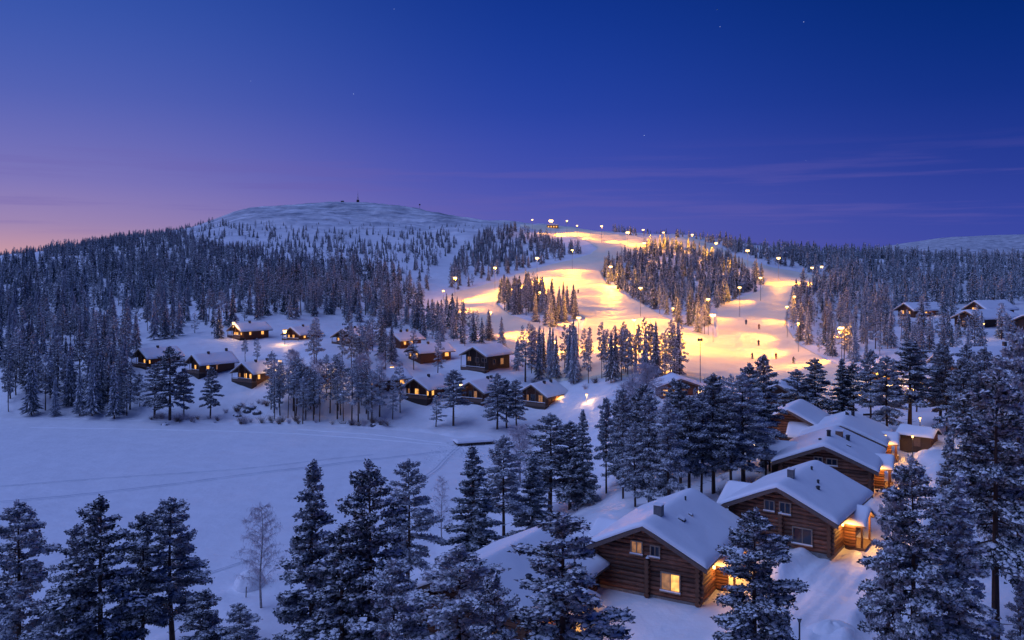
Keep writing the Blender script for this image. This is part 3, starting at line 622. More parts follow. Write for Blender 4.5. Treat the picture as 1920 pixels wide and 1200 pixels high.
# small shed
p = at(1744, 840, 60); hut = empty('storage_shed', p, R(48), label='low dark storage shed with snowy roof in the yard behind the cabins', cat='shed'); hut.scale = (.8, .8, .8)
Acc().prism([(0, -1), (3.6, -1), (3.6, 1.7), (1.8, 2.5), (0, 1.7)], 0, 4.5).build('wall', M_dark, hut)
rf = Acc().prism([(-.5, 1.62), (1.8, 2.66), (4.1, 1.62), (4.1, 1.48), (1.8, 2.5), (-.5, 1.48)], -.6, 5).build('roof', M_dark, hut)
snow_sheet('roof_snow', rf, -.5, 4.1, -.6, 5, lambda x, y: 2.72-math.sqrt((x-1.8)**2+.05)*.452, .34, 22, 24, 5)
Acc().box(-.06, -.01, 1.4, 2.4, 0, 1.6).build('door', M_plank, hut)
for q in range(6): link('log', log_mesh(3.5, .13), hut, loc=(1.8, -.02, .15+q*.26))
# ticket kiosk
p = at(1637, 716, 120); kio = empty('ticket_kiosk', p, 0, label='small kiosk with pyramid snow roof and yellow lit front at the foot of the piste', cat='kiosk')
Acc().box(0, 4, 0, 4, -1.5, 2.3).build('wall', M_log, kio)
rf = Acc().add([(-.6, -.6, 2.2), (4.6, -.6, 2.2), (4.6, 4.6, 2.2), (-.6, 4.6, 2.2), (2, 2, 4.6)], [(0, 3, 2, 1), (0, 1, 4), (1, 2, 4), (2, 3, 4), (3, 0, 4)]).build('roof', M_dark, kio)
snow_sheet('roof_snow', rf, -.6, 4.6, -.6, 4.6, lambda x, y: 2.22+2.4*(1-max(abs(x-2), abs(y-2))/2.6), .3, 24, 24, 7)
window(kio, 2, .9, 3.0, .9, emit('kiosk_window', (1, .62, .12), 1.2, .3), y=-.1, panes=3, snow=False)
Acc().box(-.6, 4.6, -2.2, -.62, 2.1, 2.2).build('awning', M_plank, kio); Acc().box(-.6, 4.6, -2.2, -.62, 2.204, 2.5).build('awning_snow', M_roofsnow, kio)
point('kiosk_light', (2, -1.4, 1.9), 900, (1, .6, .15), .2, kio)
# ------------------------------------------------------------------ trees
rng = np.random.default_rng(7)
def spray_templates():
    out = []
    for k in range(8):                                   # tuft: needle fans standing out all round a short twig
        V, T = [], []
        n = 9
        for i in range(n):
            a = 2*math.pi*i/n+rng.uniform(-.4, .4); e = rng.uniform(-.6, 1.0); L = rng.uniform(.6, 1.05); b0 = rng.uniform(-.3, .3)
            d = np.array([math.cos(a)*math.cos(e)+.35, math.sin(a)*math.cos(e), math.sin(e)]); s = np.cross(d, rng.normal(0, 1, 3)); s = s/np.linalg.norm(s)*rng.uniform(.20, .34)
            p = np.array([b0, 0, 0])+d*.1; j = len(V); V += [p+d*L*.5-s, p+d*L*.62+s, p+d*L if i % 2 else p]; T.append((j, j+1, j+2))
        out.append((np.array(V), np.array(T)))
    return out
def clump_templates():
    out = []
    for k in range(6):                                   # small uneven pillow of snow
        n = 6; V = [(rng.uniform(-.1, .15), rng.uniform(-.1, .1), rng.uniform(.34, .5))]
        for i in range(n):
            a = 2*math.pi*i/n+rng.uniform(-.25, .25); r = rng.uniform(.5, 1.05); V.append((math.cos(a)*r*1.35, math.sin(a)*r*.8, rng.uniform(-.3, .02)))
        out.append((np.array(V), np.array([(0, i+1, (i+1) % n+1) for i in range(n)])))
    return out
SPR, CLU = spray_templates(), clump_templates()
SPRL = [(v[:9], t[:3]) for v, t in SPR]
def place(tmpl, P, az, pit, sc, k0=0):
    """instantiate templates at many points -> V, T"""
    Vs, Ts = [], []; b = 0; pick = rng.integers(0, len(tmpl), len(P))
    for k, (v, t_) in enumerate(tmpl):
        m_ = pick == k; n = m_.sum()
        if not n: continue
        ca, sa, cp, sp_ = np.cos(az[m_])[:, None], np.sin(az[m_])[:, None], np.cos(pit[m_])[:, None], np.sin(pit[m_])[:, None]
        x, y, z = v[:, 0][None]*sc[m_][:, None], v[:, 1][None]*sc[m_][:, None], v[:, 2][None]*sc[m_][:, None]
        x2 = x*cp-z*sp_; z2 = x*sp_+z*cp
        Q = np.stack([x2*ca-y*sa, x2*sa+y*ca, z2], -1)+P[m_][:, None]
        Vs.append(Q.reshape(-1, 3)); Ts.append((t_[None]+(np.arange(n)*len(v))[:, None, None]).reshape(-1, 3)+b); b += n*len(v)
    return np.concatenate(Vs), np.concatenate(Ts)
def conifer(kind, h, seed, nb, nt, ts, snow=.7, lod=0, width=1.0, lean=0.0, bare=None):
    """returns trunk mesh, crown mesh (or one joint mesh for lod 2)"""
    global rng; rng = np.random.default_rng(seed)
    if bare is None: bare = {'pine': .30, 'spruce': .06}[kind]
    bare = bare+rng.uniform(-.05, .05) if bare > .1 else bare
    wob = rng.uniform(-1, 1, 4)*.02*h; axis = lambda z: np.stack([wob[0]*np.sin(z/h*3+wob[1])+lean*z, wob[2]*np.sin(z/h*2.4+wob[3])], -1)
    t = (np.arange(nb)+rng.random(nb))/nb; t = t**(.85 if kind == 'pine' else .95); z = h*bare+(h*(1-bare)-.25)*t
    if kind == 'pine':
        prof_ = np.minimum(1, (t*3.0+.5))*(1-t)**.52; L = width*.205*h*prof_*rng.uniform(.5, 1.2, nb)+.12
        gap = rng.random(nb) < .12; L = np.where(gap, L*.5, L); el = np.clip(-.22+t*.62, -.25, .5)+rng.normal(0, .12, nb)
    else:
        L = width*.165*h*(1-t)**.88*rng.uniform(.7, 1.15, nb)+.10; el = -.38+t*.55+rng.normal(0, .08, nb)
    az = np.arange(nb)*2.39996+rng.normal(0, .35, nb)
    w = L/L.sum(); cnt = np.maximum(1, np.round(w*nt)).astype(int)
    bi = np.repeat(np.arange(nb), cnt); n = len(bi)
    s = rng.random(n)**.62 if kind == 'pine' else rng.random(n)**.75
    s = .16+.84*s if kind == 'pine' else .05+.95*s
    l = L[bi]*s; side = rng.normal(0, .21 if kind == 'pine' else .16, n)*l*(1.25-s*.8)
    a = az[bi]; up = l*np.tan(el[bi])-(.10 if kind == 'pine' else .06)*l*l/(.18*h)+(.12 if kind == 'spruce' else .05)*l*s
    zz = z[bi]+up+rng.normal(0, .06, n)*h/12
    P = np.stack([np.cos(a)*l-np.sin(a)*side, np.sin(a)*l+np.cos(a)*side, zz], -1); P[:, :2] += axis(zz)
    nl = max(3, nt//90); lz = h-np.linspace(0, .08*h, nl)                                # leader
    P = np.concatenate([P, np.concatenate([axis(lz)+rng.normal(0, .03, (nl, 2)), lz[:, None]], 1)]); a = np.r_[a, rng.uniform(0, 6.28, nl)]; s = np.r_[s, np.full(nl, 1.)]
    el2 = np.r_[el[bi], np.full(nl, 1.3)]
    n = len(P); sz = ts*rng.uniform(.7, 1.3, n)*(1-.25*P[:, 2]/h)
    V1, T1 = place(SPR if lod == 0 else SPRL, P, a+rng.normal(0, .7, n), el2*.6+rng.normal(.1, .35, n), sz if lod == 0 else sz*1.25)
    ms = rng.random(n) < snow*(.75+.45*s); Q = P[ms]+np.array([0, 0, .38])*sz[ms][:, None]
    V2, T2 = place(CLU, Q, a[ms]+rng.normal(0, .3, ms.sum()), el2[ms]*.5+rng.normal(0, .2, ms.sum()), sz[ms]*(.66 if lod else .56))
    V = [V1, V2]; T = [T1, T2+len(V1)]; mi = [np.zeros(len(T1), int), np.ones(len(T2), int)]
    # trunk and limbs
    ac = Acc(); r0 = .0135*h+.03; segs = 6 if lod == 0 else 3; ns = 7 if lod == 0 else 4
    zs = np.linspace(-.6, h*.97, segs+1); ax = axis(np.maximum(zs, 0))
    for i in range(segs):
        ra = r0*(1-max(zs[i], 0)/h*.92); rb = r0*(1-zs[i+1]/h*.92); ac.tube((*ax[i], zs[i]), (*ax[i+1], zs[i+1]), ra, rb, ns, 0, False)
    if lod < 2:
        step_ = 1 if lod == 0 else 4
        for i in range(0, nb, step_):
            a0 = axis(z[i]); tip = (a0[0]+math.cos(az[i])*L[i]*.85, a0[1]+math.sin(az[i])*L[i]*.85, z[i]+L[i]*.85*math.tan(el[i])-.1*L[i]**2/(.18*h)*.7)
            ac.tube((a0[0], a0[1], z[i]), tip, .028+.006*L[i], .012, 3, 0, False)
    if kind == 'pine' and lod < 2:                       # dead stubs on the bare trunk
        for i in range(5):
            q = h*rng.uniform(.1, max(bare, .12)); aa = rng.uniform(0, 6.28); a0 = axis(q); ac.tube((a0[0], a0[1], q), (a0[0]+math.cos(aa)*.7, a0[1]+math.sin(aa)*.7, q+.15), .025, .01, 3, 0, False)
    nm = {0: M_needle, 1: M_needle, 2: M_far}[lod] if kind == 'pine' else {0: M_needle2, 1: M_needle2, 2: M_far}[lod]
    if lod == 2:
        tv = np.array(ac.v); tt = []
        for f in ac.f: tt += [(f[0], f[1], f[2]), (f[0], f[2], f[3])]
        V.append(tv); T.append(np.array(tt)+len(V1)+len(V2)); mi.append(np.full(len(tt), 2))
        return tri_mesh(kind, np.concatenate(V), np.concatenate(T), np.concatenate(mi), [nm, M_clump, M_bark])
    return ac.mesh('trunk', M_bark), tri_mesh('crown', np.concatenate(V), np.concatenate(T), np.concatenate(mi), [nm, M_clump])
def birch(h, seed, dens=1.0, spread=.2):
    r_ = random.Random(seed); ac = Acc(); tw = Acc()
    lx, ly = r_.uniform(-.3, .3), r_.uniform(-.3, .3)
    pts = [Vector((lx*math.sin(k*.8), ly*math.sin(k), h*k/8*.98)) for k in range(9)]
    for k in range(8): ac.tube(pts[k]-Vector((0, 0, .5 if k == 0 else 0)), pts[k+1], .011*h*(1-k/8.5)+.01, .011*h*(1-(k+1)/8.5)+.01, 6, 0, False)
    nb = int(26*dens)
    for i in range(nb):
        t_ = .18+.8*(i+r_.random())/nb; a = i*2.4+r_.uniform(-.4, .4); L = spread*h*(1-t_)**.6*r_.uniform(.7, 1.25)*1.2+.2; b0 = Vector((0, 0, h*t_))
        d = Vector((math.cos(a), math.sin(a), 1.15)); prev = b0; K = 5; path = [b0]
        for k in range(K):
            d2 = Vector((d.x, d.y, d.z*(1-1.15*(k/K)**1.2))); prev = prev+d2.normalized()*L/K*1.25; path.append(prev)
        for k in range(K): tw.tube(path[k], path[k+1], .022*(1-k/K*.8)+.004, .022*(1-(k+1)/K*.8)+.004, 3, 0, False)
        for q in range(int(22*dens)):
            s = r_.uniform(.15, 1)*K; k = min(int(s), K-1); p = path[k].lerp(path[k+1], s-k)
            dd = Vector((math.cos(a+r_.gauss(0, 1)), math.sin(a+r_.gauss(0, 1)), r_.uniform(-.5, .9))).normalized(); l = r_.uniform(.3, .75)*h/9
            e = p+dd*l; w_ = dd.orthogonal().normalized()*.02
            tw.add([p-w_, p+w_, e], [(0, 1, 2)])
            for j in range(3):
                m_ = p.lerp(e, r_.uniform(.3, 1)); f = m_+Vector((r_.gauss(0, .12), r_.gauss(0, .12), r_.uniform(-.42, .05)))*h/9; w2 = Vector((r_.gauss(0, 1), r_.gauss(0, 1), .2)).normalized()*.018
                tw.add([m_-w2, m_+w2, f], [(0, 1, 2)])
    return ac.mesh('trunk', M_birchbark), tw.mesh('crown', M_birch)
def tiered(h, seed, tiers, pts, wid=.17, snow=.55, lod=2):
    """narrow spruce for the middle and far distance: drooping ragged whorls with snow lying on some boughs"""
    g = np.random.default_rng(seed); V, T, M = [], [], []
    def tri(a, b, c, m): j = len(V); V.extend([a, b, c]); T.append((j, j+1, j+2)); M.append(m)
    bare = h*g.uniform(.05, .12)
    for k in range(tiers):
        t = (k+g.uniform(-.2, .2))/tiers; t = max(t, 0); z0 = bare+(h-bare)*t; R0 = wid*h*(1-t)**.85*g.uniform(.8, 1.15)+.12; dz = (h-bare)/tiers*g.uniform(1.1, 1.6)
        off = g.uniform(0, 6.28)
        for i in range(pts):
            a = off+6.2832*i/pts+g.uniform(-.25, .25); r = R0*g.uniform(.62, 1.25); w = 6.2832/pts*g.uniform(.45, .75)
            tip = (math.cos(a)*r, math.sin(a)*r, z0-R0*.28*g.uniform(.5, 1.6)); ri = r*.45
            top = (g.uniform(-.05, .05), g.uniform(-.05, .05), z0+dz); l = (math.cos(a-w)*ri, math.sin(a-w)*ri, z0-.05*h*g.random()*.4); q = (math.cos(a+w)*ri, math.sin(a+w)*ri, z0-.05*h*g.random()*.4)
            tri(top, l, tip, 0); tri(top, tip, q, 0); tri(l, (0, 0, z0-.1), tip, 0)
            if g.random() < snow:
                u = .07*h/12+.05; f = g.uniform(.55, .95); s2 = g.uniform(.35, .7)
                c0 = tuple(top[n]*.62+tip[n]*.38+(u if n == 2 else 0) for n in range(3)); c1 = tuple(top[n]*(1-f)+tip[n]*f+(u*1.3 if n == 2 else 0) for n in range(3))
                e1 = tuple((l[n]*s2+tip[n]*(1-s2))+(u if n == 2 else 0) for n in range(3)); e2 = tuple((q[n]*s2+tip[n]*(1-s2))+(u if n == 2 else 0) for n in range(3))
                tri(c0, e1, c1, 1); tri(c0, c1, e2, 1)
    for i in range(4):
        a = i*1.57; r = .012*h+.03; b = a+1.57; tri((math.cos(a)*r, math.sin(a)*r, -.6), (math.cos(b)*r, math.sin(b)*r, -.6), (0, 0, h*.9), 2)
    V, T, M = np.array(V), np.array(T), np.array(M)
    if lod == 2: return tri_mesh('spruce', V, T, M, [M_far, M_clump, M_bark])
    tk = M == 2
    def part(nm, sel, mats): return tri_mesh(nm, V[T[sel]].reshape(-1, 3), np.arange(sel.sum()*3).reshape(-1, 3), M[sel]*(nm == 'crown'), mats)
    return part('trunk', tk, [M_bark]), part('crown', ~tk, [M_needle2, M_clump])
PROTO = {}
HB = 12.0                                                    # every prototype is 12 m tall and scaled to size
for i in range(5): PROTO['pine', 0, i] = conifer('pine', HB, 100+i, 64, 3300, .31, .85, 0, width=1.15, bare=[.16, .3, .12, .26, .2][i])
for i in range(3): PROTO['spruce', 0, i] = conifer('spruce', HB, 120+i, 90, 3000, .29, .85, 0, width=1.0)
for i in range(5): PROTO['pine', 1, i] = conifer('pine', HB, 140+i, 36, 620, .42, .8, 1, width=.92, bare=[.36, .45, .3, .22, .4][i])
for i in range(5): PROTO['spruce', 1, i] = tiered(HB, 160+i, 17, 11, [.15, .175, .16, .19, .17][i], .6, 1)
for i in range(4): PROTO['pine', 2, i] = conifer('pine', HB, 180+i, 20, 140, .70, .62, 2, width=.95, bare=.14)
for i in range(5): PROTO['spruce', 2, i] = tiered(HB, 200+i, 10, 7, [.17, .22, .19, .25, .20][i], .55, 2)
for i in range(3): PROTO['birch', 0, i] = birch(HB, 220+i, [1.5, 1.2, 2.4][i], [.2, .2, .27][i])
TREES = {'pine': [], 'spruce': [], 'birch': []}
NAME = {'pine': 'pine_tree', 'spruce': 'spruce_tree', 'birch': 'birch_tree'}
rt = random.Random(21)
_LK = ['slender', 'full', 'heavily snowed', 'open crowned']
LANDM = [(437,620,'the highest cabin'),(300,670,'the leftmost cabin'),(480,700,'the amber windowed cabin'),(400,680,'the long roofed cabin'),(650,630,'the top row of cabins'),(915,670,'the two storey lodge'),(800,730,'the front row cabins'),(1030,735,'the last front row cabin'),
 (60,760,'the left frame edge'),(170,770,'the dark shore stand'),(470,765,'the shore rocks'),(670,385,'the fell top'),(200,480,'the left ridge'),(500,500,'the thin upper woods'),(830,500,'the unlit clearing'),(853,521,'the left arm lamp'),(985,560,'the small island'),(1085,596,'the small island lamp'),
 (1189,620,'the tall lamp pole'),(1313,670,'the unlit mast'),(1201,540,'the large island left lamp'),(1337,591,'the glaring island lamp'),(1387,539,'the large island right lamp'),(1290,470,'the ridge lamps'),(1402,470,'the right arm lamps'),(1532,502,'the close lamp pair'),(1578,615,'the skiers\' side lamp'),
 (1490,556,'the two pale lamps'),(1700,580,'the red lit cabin'),(1850,590,'the dormered cabin'),(1800,490,'the distant fell'),(1820,670,'the long lodge'),(1650,690,'the kiosk'),(1745,815,'the storage shed'),(1470,800,'the dark gabled cabin'),(1110,900,'the footpath'),(1275,730,'the reddish lit cabin'),(1250,1030,'the nearest whole cabin'),(1900,1000,'the right frame edge')]
def refine(kind, lod, label, loc, h, group):
    x, y = proj(loc[0], loc[1], loc[2]); lx, ly, nm = min(LANDM, key=lambda q: (q[0]-x)**2+((q[1]-y)*1.6)**2)
    dx_, dy_ = x-lx, y-ly; d = ('right of' if dx_ > 0 else 'left of') if abs(dx_) > abs(dy_)*1.3 else ('below' if dy_ > 0 else 'above')
    far = 'far ' if math.hypot(dx_, dy_) > 90 else ''
    sz = 'tall' if h > 11 else ('short' if h < 9 else 'medium'); sz = ('tiny' if h < 5 else 'small') if h < 7 else sz
    ad = ['slender', 'full', 'ragged'][int(abs(x*7.3+y*3.1)) % 3] if False else ''
    return '%s %s %s, %s%s %s' % (sz, kind, group, far, d, nm)
SHORTG = {'shore stand at far left': 'in the far left shore stand', 'pines along the far shore': 'in the lake shore row', 'trees between the village cabins': 'between the village cabins', 'silhouetted row below the piste': 'in the silhouetted row',
 'central stand of tall pines': 'in the central stand', 'right edge group of pines': 'at the right edge', 'pines around the long lodge': 'near the lodge', 'forest on the left hillside': 'on the left hillside', 'thin upper hillside trees': 'in the thin upper woods',
 'trees above the left piste arm': 'above the left piste arm', 'small tree island': 'in the small piste island', 'large tree island': 'in the large piste island', 'forest right of the pistes': 'in the right hand forest', 'belt below the left piste arm': 'in the belt above the village', 'ridge trees by the piste top': 'on the ridge', 'dwarf trees on the fell': 'on the bare fell'}
def put_tree(kind, lod, var, loc, h, wid, label, group, rz=None):
    var = var % len([1 for k in PROTO if k[0] == kind and k[1] == lod])
    pr = PROTO[kind, lod, var]; rz = rt.uniform(0, 6.28) if rz is None else rz; s = h/HB
    if isinstance(pr, tuple):
        r_ = empty(NAME[kind], loc, rz, label=label, cat='tree', group=group); r_.scale = (s*wid, s*wid, s)
        link('trunk', pr[0], r_); link('crown', pr[1], r_)
    else:
        r_ = link(NAME[kind], pr, None, loc, (0, 0, rz), label=label, cat='tree', group=group); r_.scale = (s*wid, s*wid, s)
    TREES[kind].append(r_); return r_
# the trees one can point at: kind, column, top row, base row, width in columns, variant, label
NEAR = [
 ('pine',30,940,1300,150,0,'tall dark pine at the left edge of the bottom row'),
 ('pine',192,932,1320,170,2,'broad dark pine, widest of those in the bottom left corner'),
 ('pine',142,985,1310,120,1,'pine leaning out behind the left side of the broad dark pine'),
 ('pine',268,962,1250,95,3,'slim pine squeezed between two bigger pines at bottom left'),
 ('pine',325,934,1222,135,3,'pine with a reddish lower trunk, rightmost of the bottom left group'),
 ('pine',386,1106,1290,110,4,'young bushy pine with upright tips below the birch'),
 ('pine',452,1130,1300,110,2,'young snowy pine top at the bottom edge left of the dense pines'),
 ('birch',490,948,1140,95,0,'bare frosted birch standing alone on the lake shore'),
 ('spruce',590,867,1310,165,0,'pointed dark spruce rising over the lake left of the pines'),
 ('pine',686,866,1330,165,0,'tall pine with a double rounded top beside the pointed spruce'),
 ('pine',640,985,1370,190,2,'frosted pine low in front of the pointed spruce'),
 ('pine',735,1050,1420,150,4,'snow laden pine overlapping the left cabin roof from below'),
 ('pine',763,862,1120,100,3,'slender pine with a visible trunk above the bottom cabin roof'),
 ('birch',828,893,1015,48,1,'thin bare birch between two pines on the near lake shore'),
 ('spruce',882,838,1075,125,1,'full snowy spruce standing over the bottom cabin ridge'),
 ('pine',945,816,1035,85,1,'straight pine just right of the full snowy spruce'),
 ('spruce',998,852,1012,85,2,'short dark spruce with layered branches near the footpath'),
 ('pine',1030,775,965,110,0,'broad pine at the lake end of the footpath'),
 ('pine',1068,790,955,80,2,'pine behind the broad one near the footpath'),
 ('spruce',1094,768,945,62,0,'narrow dark spruce right beside the footpath'),
 ('birch',975,800,905,70,2,'pale leaning birch behind the broad footpath pine'),
 ('pine',868,1025,1400,215,0,'snow laden pine hiding the gable of the bottom cabin'),
 ('pine',925,1075,1450,120,4,'frosted pine low over the bottom cabin roof'),
 ('pine',1052,962,1400,250,2,'large snow clumped pine between the bottom and the nearest whole cabin'),
 ('pine',1418,955,1320,165,0,'frosted pine in front of the nearest whole cabin porch'),
 ('pine',1704,858,1330,185,0,'large frosted pine right of the lit open porch'),
 ('pine',1672,912,1325,90,4,'pine with reddish trunk tight against the large frosted pine'),
 ('spruce',1800,890,1330,190,1,'dark heavy spruce at bottom right'),
 ('spruce',1778,812,1060,95,2,'slim snowy spruce above the dark heavy spruce'),
 ('pine',1868,700,1260,230,1,'tallest pine on the right with a long bare trunk'),
 ('pine',1918,620,1180,180,3,'huge frosted pine cut by the right edge'),
 ('pine',1912,1090,1300,70,2,'small pine in the bottom right corner'),
 ('pine',1705,640,815,120,1,'full pine in front of the yard lamp right of the kiosk'),
 ('pine',1762,655,800,75,3,'frosted pine before the gable of the long lodge'),
 ('pine',1806,672,862,85,3,'dark pine in front of the long lodge roof'),
 ('pine',1848,652,870,95,0,'frosted pine between dark pine and the tall right edge pines'),
 ('pine',1633,655,815,62,1,'thin tall pine on the snow yard left of the full pine'),
 ('pine',1665,668,830,75,3,'pine with high crown beside the thin tall pine'),
 ('spruce',1578,672,798,58,2,'dark narrow spruce on the piste foot, left of two'),
 ('pine',1600,680,800,52,1,'thin pine touching the dark narrow spruce on the piste foot'),
 ('pine',1527,672,800,62,3,'open layered pine right above the rearmost shelf roof'),
 ('pine',1492,692,800,70,0,'dense pine beside the lamp lit cabin corner'),
 ('pine',1137,745,925,52,1,'slim pine right of the footpath'),
 ('pine',1168,728,935,55,3,'second pine right of the footpath, a little taller'),
 ('pine',1192,790,950,60,0,'lower pine at the edge of the stand beside the footpath'),
 ('pine',1218,738,950,88,2,'bushy pine at the left of the central stand'),
 ('pine',1255,752,955,80,0,'pine with drooping boughs in the central stand'),
 ('pine',1292,742,940,92,1,'dark pine near the middle of the central stand'),
 ('pine',1338,700,925,105,1,'tall pine in the central stand below the lamp mast'),
 ('pine',1315,735,935,70,3,'pine squeezed behind the tall one in the central stand'),
 ('pine',1395,698,905,118,0,'tall broad pine at the right of the central stand'),
 ('pine',1372,745,920,80,3,'darker pine just left of the tall broad pine'),
 ('pine',1428,745,880,70,4,'pine brushing the dark gabled cabin'),
 ('pine',1160,800,905,60,2,'short pine behind the footpath pair'),
 ('pine',985,640,716,46,0,'dense tree at the left end of the lit row below the piste'),
 ('birch',1212,682,775,125,2,'big pale frosted birch glowing in front of the piste'),
 ('birch',1185,715,800,95,2,'pale frosted birch left of the glowing one'),
 ('pine',850,693,798,52,1,'single pine with a clear trunk before the front row cabins'),
 ('pine',817,742,800,34,3,'small pine with leaning stems on the shore'),
 ('pine',932,700,805,48,0,'dark pine, left of three between the right front cabins'),
 ('pine',950,712,803,42,1,'pine in the middle of three between the right front cabins'),
 ('pine',969,712,806,40,3,'pine, right of three between the right front cabins'),
 ('pine',394,688,784,36,3,'lone pine on the open snow below the long roofed cabin'),
 ('pine',345,690,783,30,1,'slim shore pine left of the lone one'),
 ('pine',318,650,788,66,0,'big dark shore pine hiding the leftmost cabin'),
 ('pine',290,682,784,50,3,'thin crowned pine beside the big dark shore pine'),
 ('pine',262,700,762,26,1,'small thin pine at the left of the clearing'),
 ('pine',460,636,680,16,1,'small tree below the highest cabin, left of the pair'),
 ('pine',482,634,678,16,3,'small tree below the highest cabin, right of the pair'),
 ('pine',1265,655,722,32,3,'small pine at the right end of the lit row below the piste'),
]
def add_near(e):
    kind, px, top, base, wpx, var, label = e
    p = at(px, base)
    if p is None: p = Vector(((px-960)/F*60, 60, float(surf((px-960)/F*60, 60))))
    h = (base-top)/F*p.y; wm = wpx/F*p.y; lod = 0 if (base-top) > 85 or kind == 'birch' else 1
    nat = h*{'pine': .36, 'spruce': .30, 'birch': .42}[kind]
    wm *= .86 if px > 1600 or 1130 < px < 1400 else 1
    put_tree(kind, lod, var, p-Vector((0, 0, .1)), h, min(1.75, max(.55, wm/nat)), label, {'birch': 'bare frosted birches'}.get(kind, 'single conifers near the cabins and shore'))
for e in NEAR: add_near(e)
NEARPX = [(e[1], e[3]) for e in NEAR]
# stands: outline of the bases, count, kinds, heights, label
def stand(poly, n, kinds, hr, label, group, mind=1.8, lod=1, widr=(.75, 1.1), r_=random.Random(3)):
    xs = [p[0] for p in poly]; ys = [p[1] for p in poly]; done = []; tries = 0
    while len(done) < n and tries < n*60:
        tries += 1; x, y = r_.uniform(min(xs), max(xs)), r_.uniform(min(ys), max(ys))
        if not poly_in(poly, np.array([x]), np.array([y]))[0]: continue
        p = at(x, y)
        if p is None or any((p-q).length < mind for q in done) or blocked(p.x, p.y): continue
        done.append(p); k = r_.choice(kinds); h = r_.uniform(*hr)
        put_tree(k, lod if k != 'birch' else 0, r_.randrange(9), p, h, r_.uniform(*widr), refine(k, lod, label, p, h, SHORTG[group]), group)
HOUSES = [o for o in S.objects if o.get('category') in ('cabin', 'lodge', 'shed', 'kiosk')]
HB_ = [(o.matrix_basis.inverted(), 10 if o.name.startswith('log') else 9) for o in HOUSES]
def blocked(x, y, m_=1.2):
    if 70 < y < 230:
        c_, r_ = proj(x, y, float(surf(x, y)))
        if 1735 < c_ < 1925 and 690 < r_ < 765 or 1615 < c_ < 1690 and 700 < r_ < 760: return True     # open yard before the lodge and the kiosk
    for o, (inv, _) in zip(HOUSES, HB_):
        if abs(o.location.x-x) > 34 or abs(o.location.y-y) > 34: continue
        q = inv@Vector((x, y, o.location.z)); L = 31 if 'long' in o.name else 11
        if -m_-1.5 < q.x < 9+m_ and -3.5 < q.y < L: return True
    return False
stand([(0,700),(240,690),(250,760),(240,786),(0,786)], 62, ['pine', 'pine', 'spruce'], (9, 14), 'dark frosted conifer in the dense stand on the far left lake shore', 'shore stand at far left')
stand([(500,760),(760,770),(765,800),(640,798),(500,792)], 30, ['pine'], (9.5, 13), 'pine in the row along the far lake shore below the cabins', 'pines along the far shore')
stand([(500,745),(700,745),(740,765),(500,762)], 14, ['pine', 'birch'], (8, 12), 'pine in the row along the far lake shore below the cabins', 'pines along the far shore')
stand([(590,680),(690,690),(700,712),(590,705)], 12, ['pine'], (9, 12), 'snowy pine between the two rows of village cabins', 'trees between the village cabins', 2.5)
stand([(640,655),(720,655),(760,690),(850,700),(850,715),(700,690)], 13, ['pine', 'pine', 'spruce'], (8, 11.5), 'snowy pine between the two rows of village cabins', 'trees between the village cabins', 2.5)
stand([(985,690),(1270,695),(1290,722),(1150,728),(985,712)], 44, ['pine', 'spruce'], (9.5, 13.5), 'dark tree silhouetted against the lit piste in the row below it', 'silhouetted row below the piste', 2.0, widr=(.55, .8))
stand([(960,650),(1080,668),(1200,690),(1200,702),(960,690)], 20, ['spruce', 'pine'], (7, 9), 'dark tree silhouetted against the lit piste in the row below it', 'silhouetted row below the piste', 2.2, widr=(.55, .8))
stand([(1130,885),(1270,880),(1440,850),(1440,880),(1330,940),(1180,945),(1135,935)], 8, ['pine'], (10, 13), 'tall trunked pine in the central stand left of the cabin row', 'central stand of tall pines', 2.2, lod=0)
stand([(1160,830),(1420,800),(1440,850),(1270,880),(1150,880)], 12, ['pine'], (7, 9), 'tall trunked pine in the central stand left of the cabin row', 'central stand of tall pines', 2.4)
stand([(1130,790),(1330,775),(1420,790),(1160,830)], 6, ['pine', 'spruce'], (5, 7), 'tall trunked pine in the central stand left of the cabin row', 'central stand of tall pines', 3)
stand([(1740,780),(1935,770),(1935,870),(1760,860)], 5, ['pine'], (9, 12), 'frosted pine in the thick group at the right edge', 'right edge group of pines', 2.5, lod=0)
stand([(1660,735),(1935,730),(1935,775),(1690,775)], 3, ['pine', 'spruce'], (7, 9), 'frosted pine in the thick group at the right edge', 'right edge group of pines', 2.8)
stand([(1830,900),(1940,880),(1960,1050),(1850,1010)], 3, ['pine', 'spruce'], (9, 13), 'frosted pine in the thick group at the right edge', 'right edge group of pines', 2.4, lod=0)
stand([(1600,690),(1700,680),(1735,700),(1740,660),(1920,645),(1920,665),(1745,672)], 3, ['pine'], (7, 9), 'frosted pine around the long lodge', 'pines around the long lodge', 2.5)
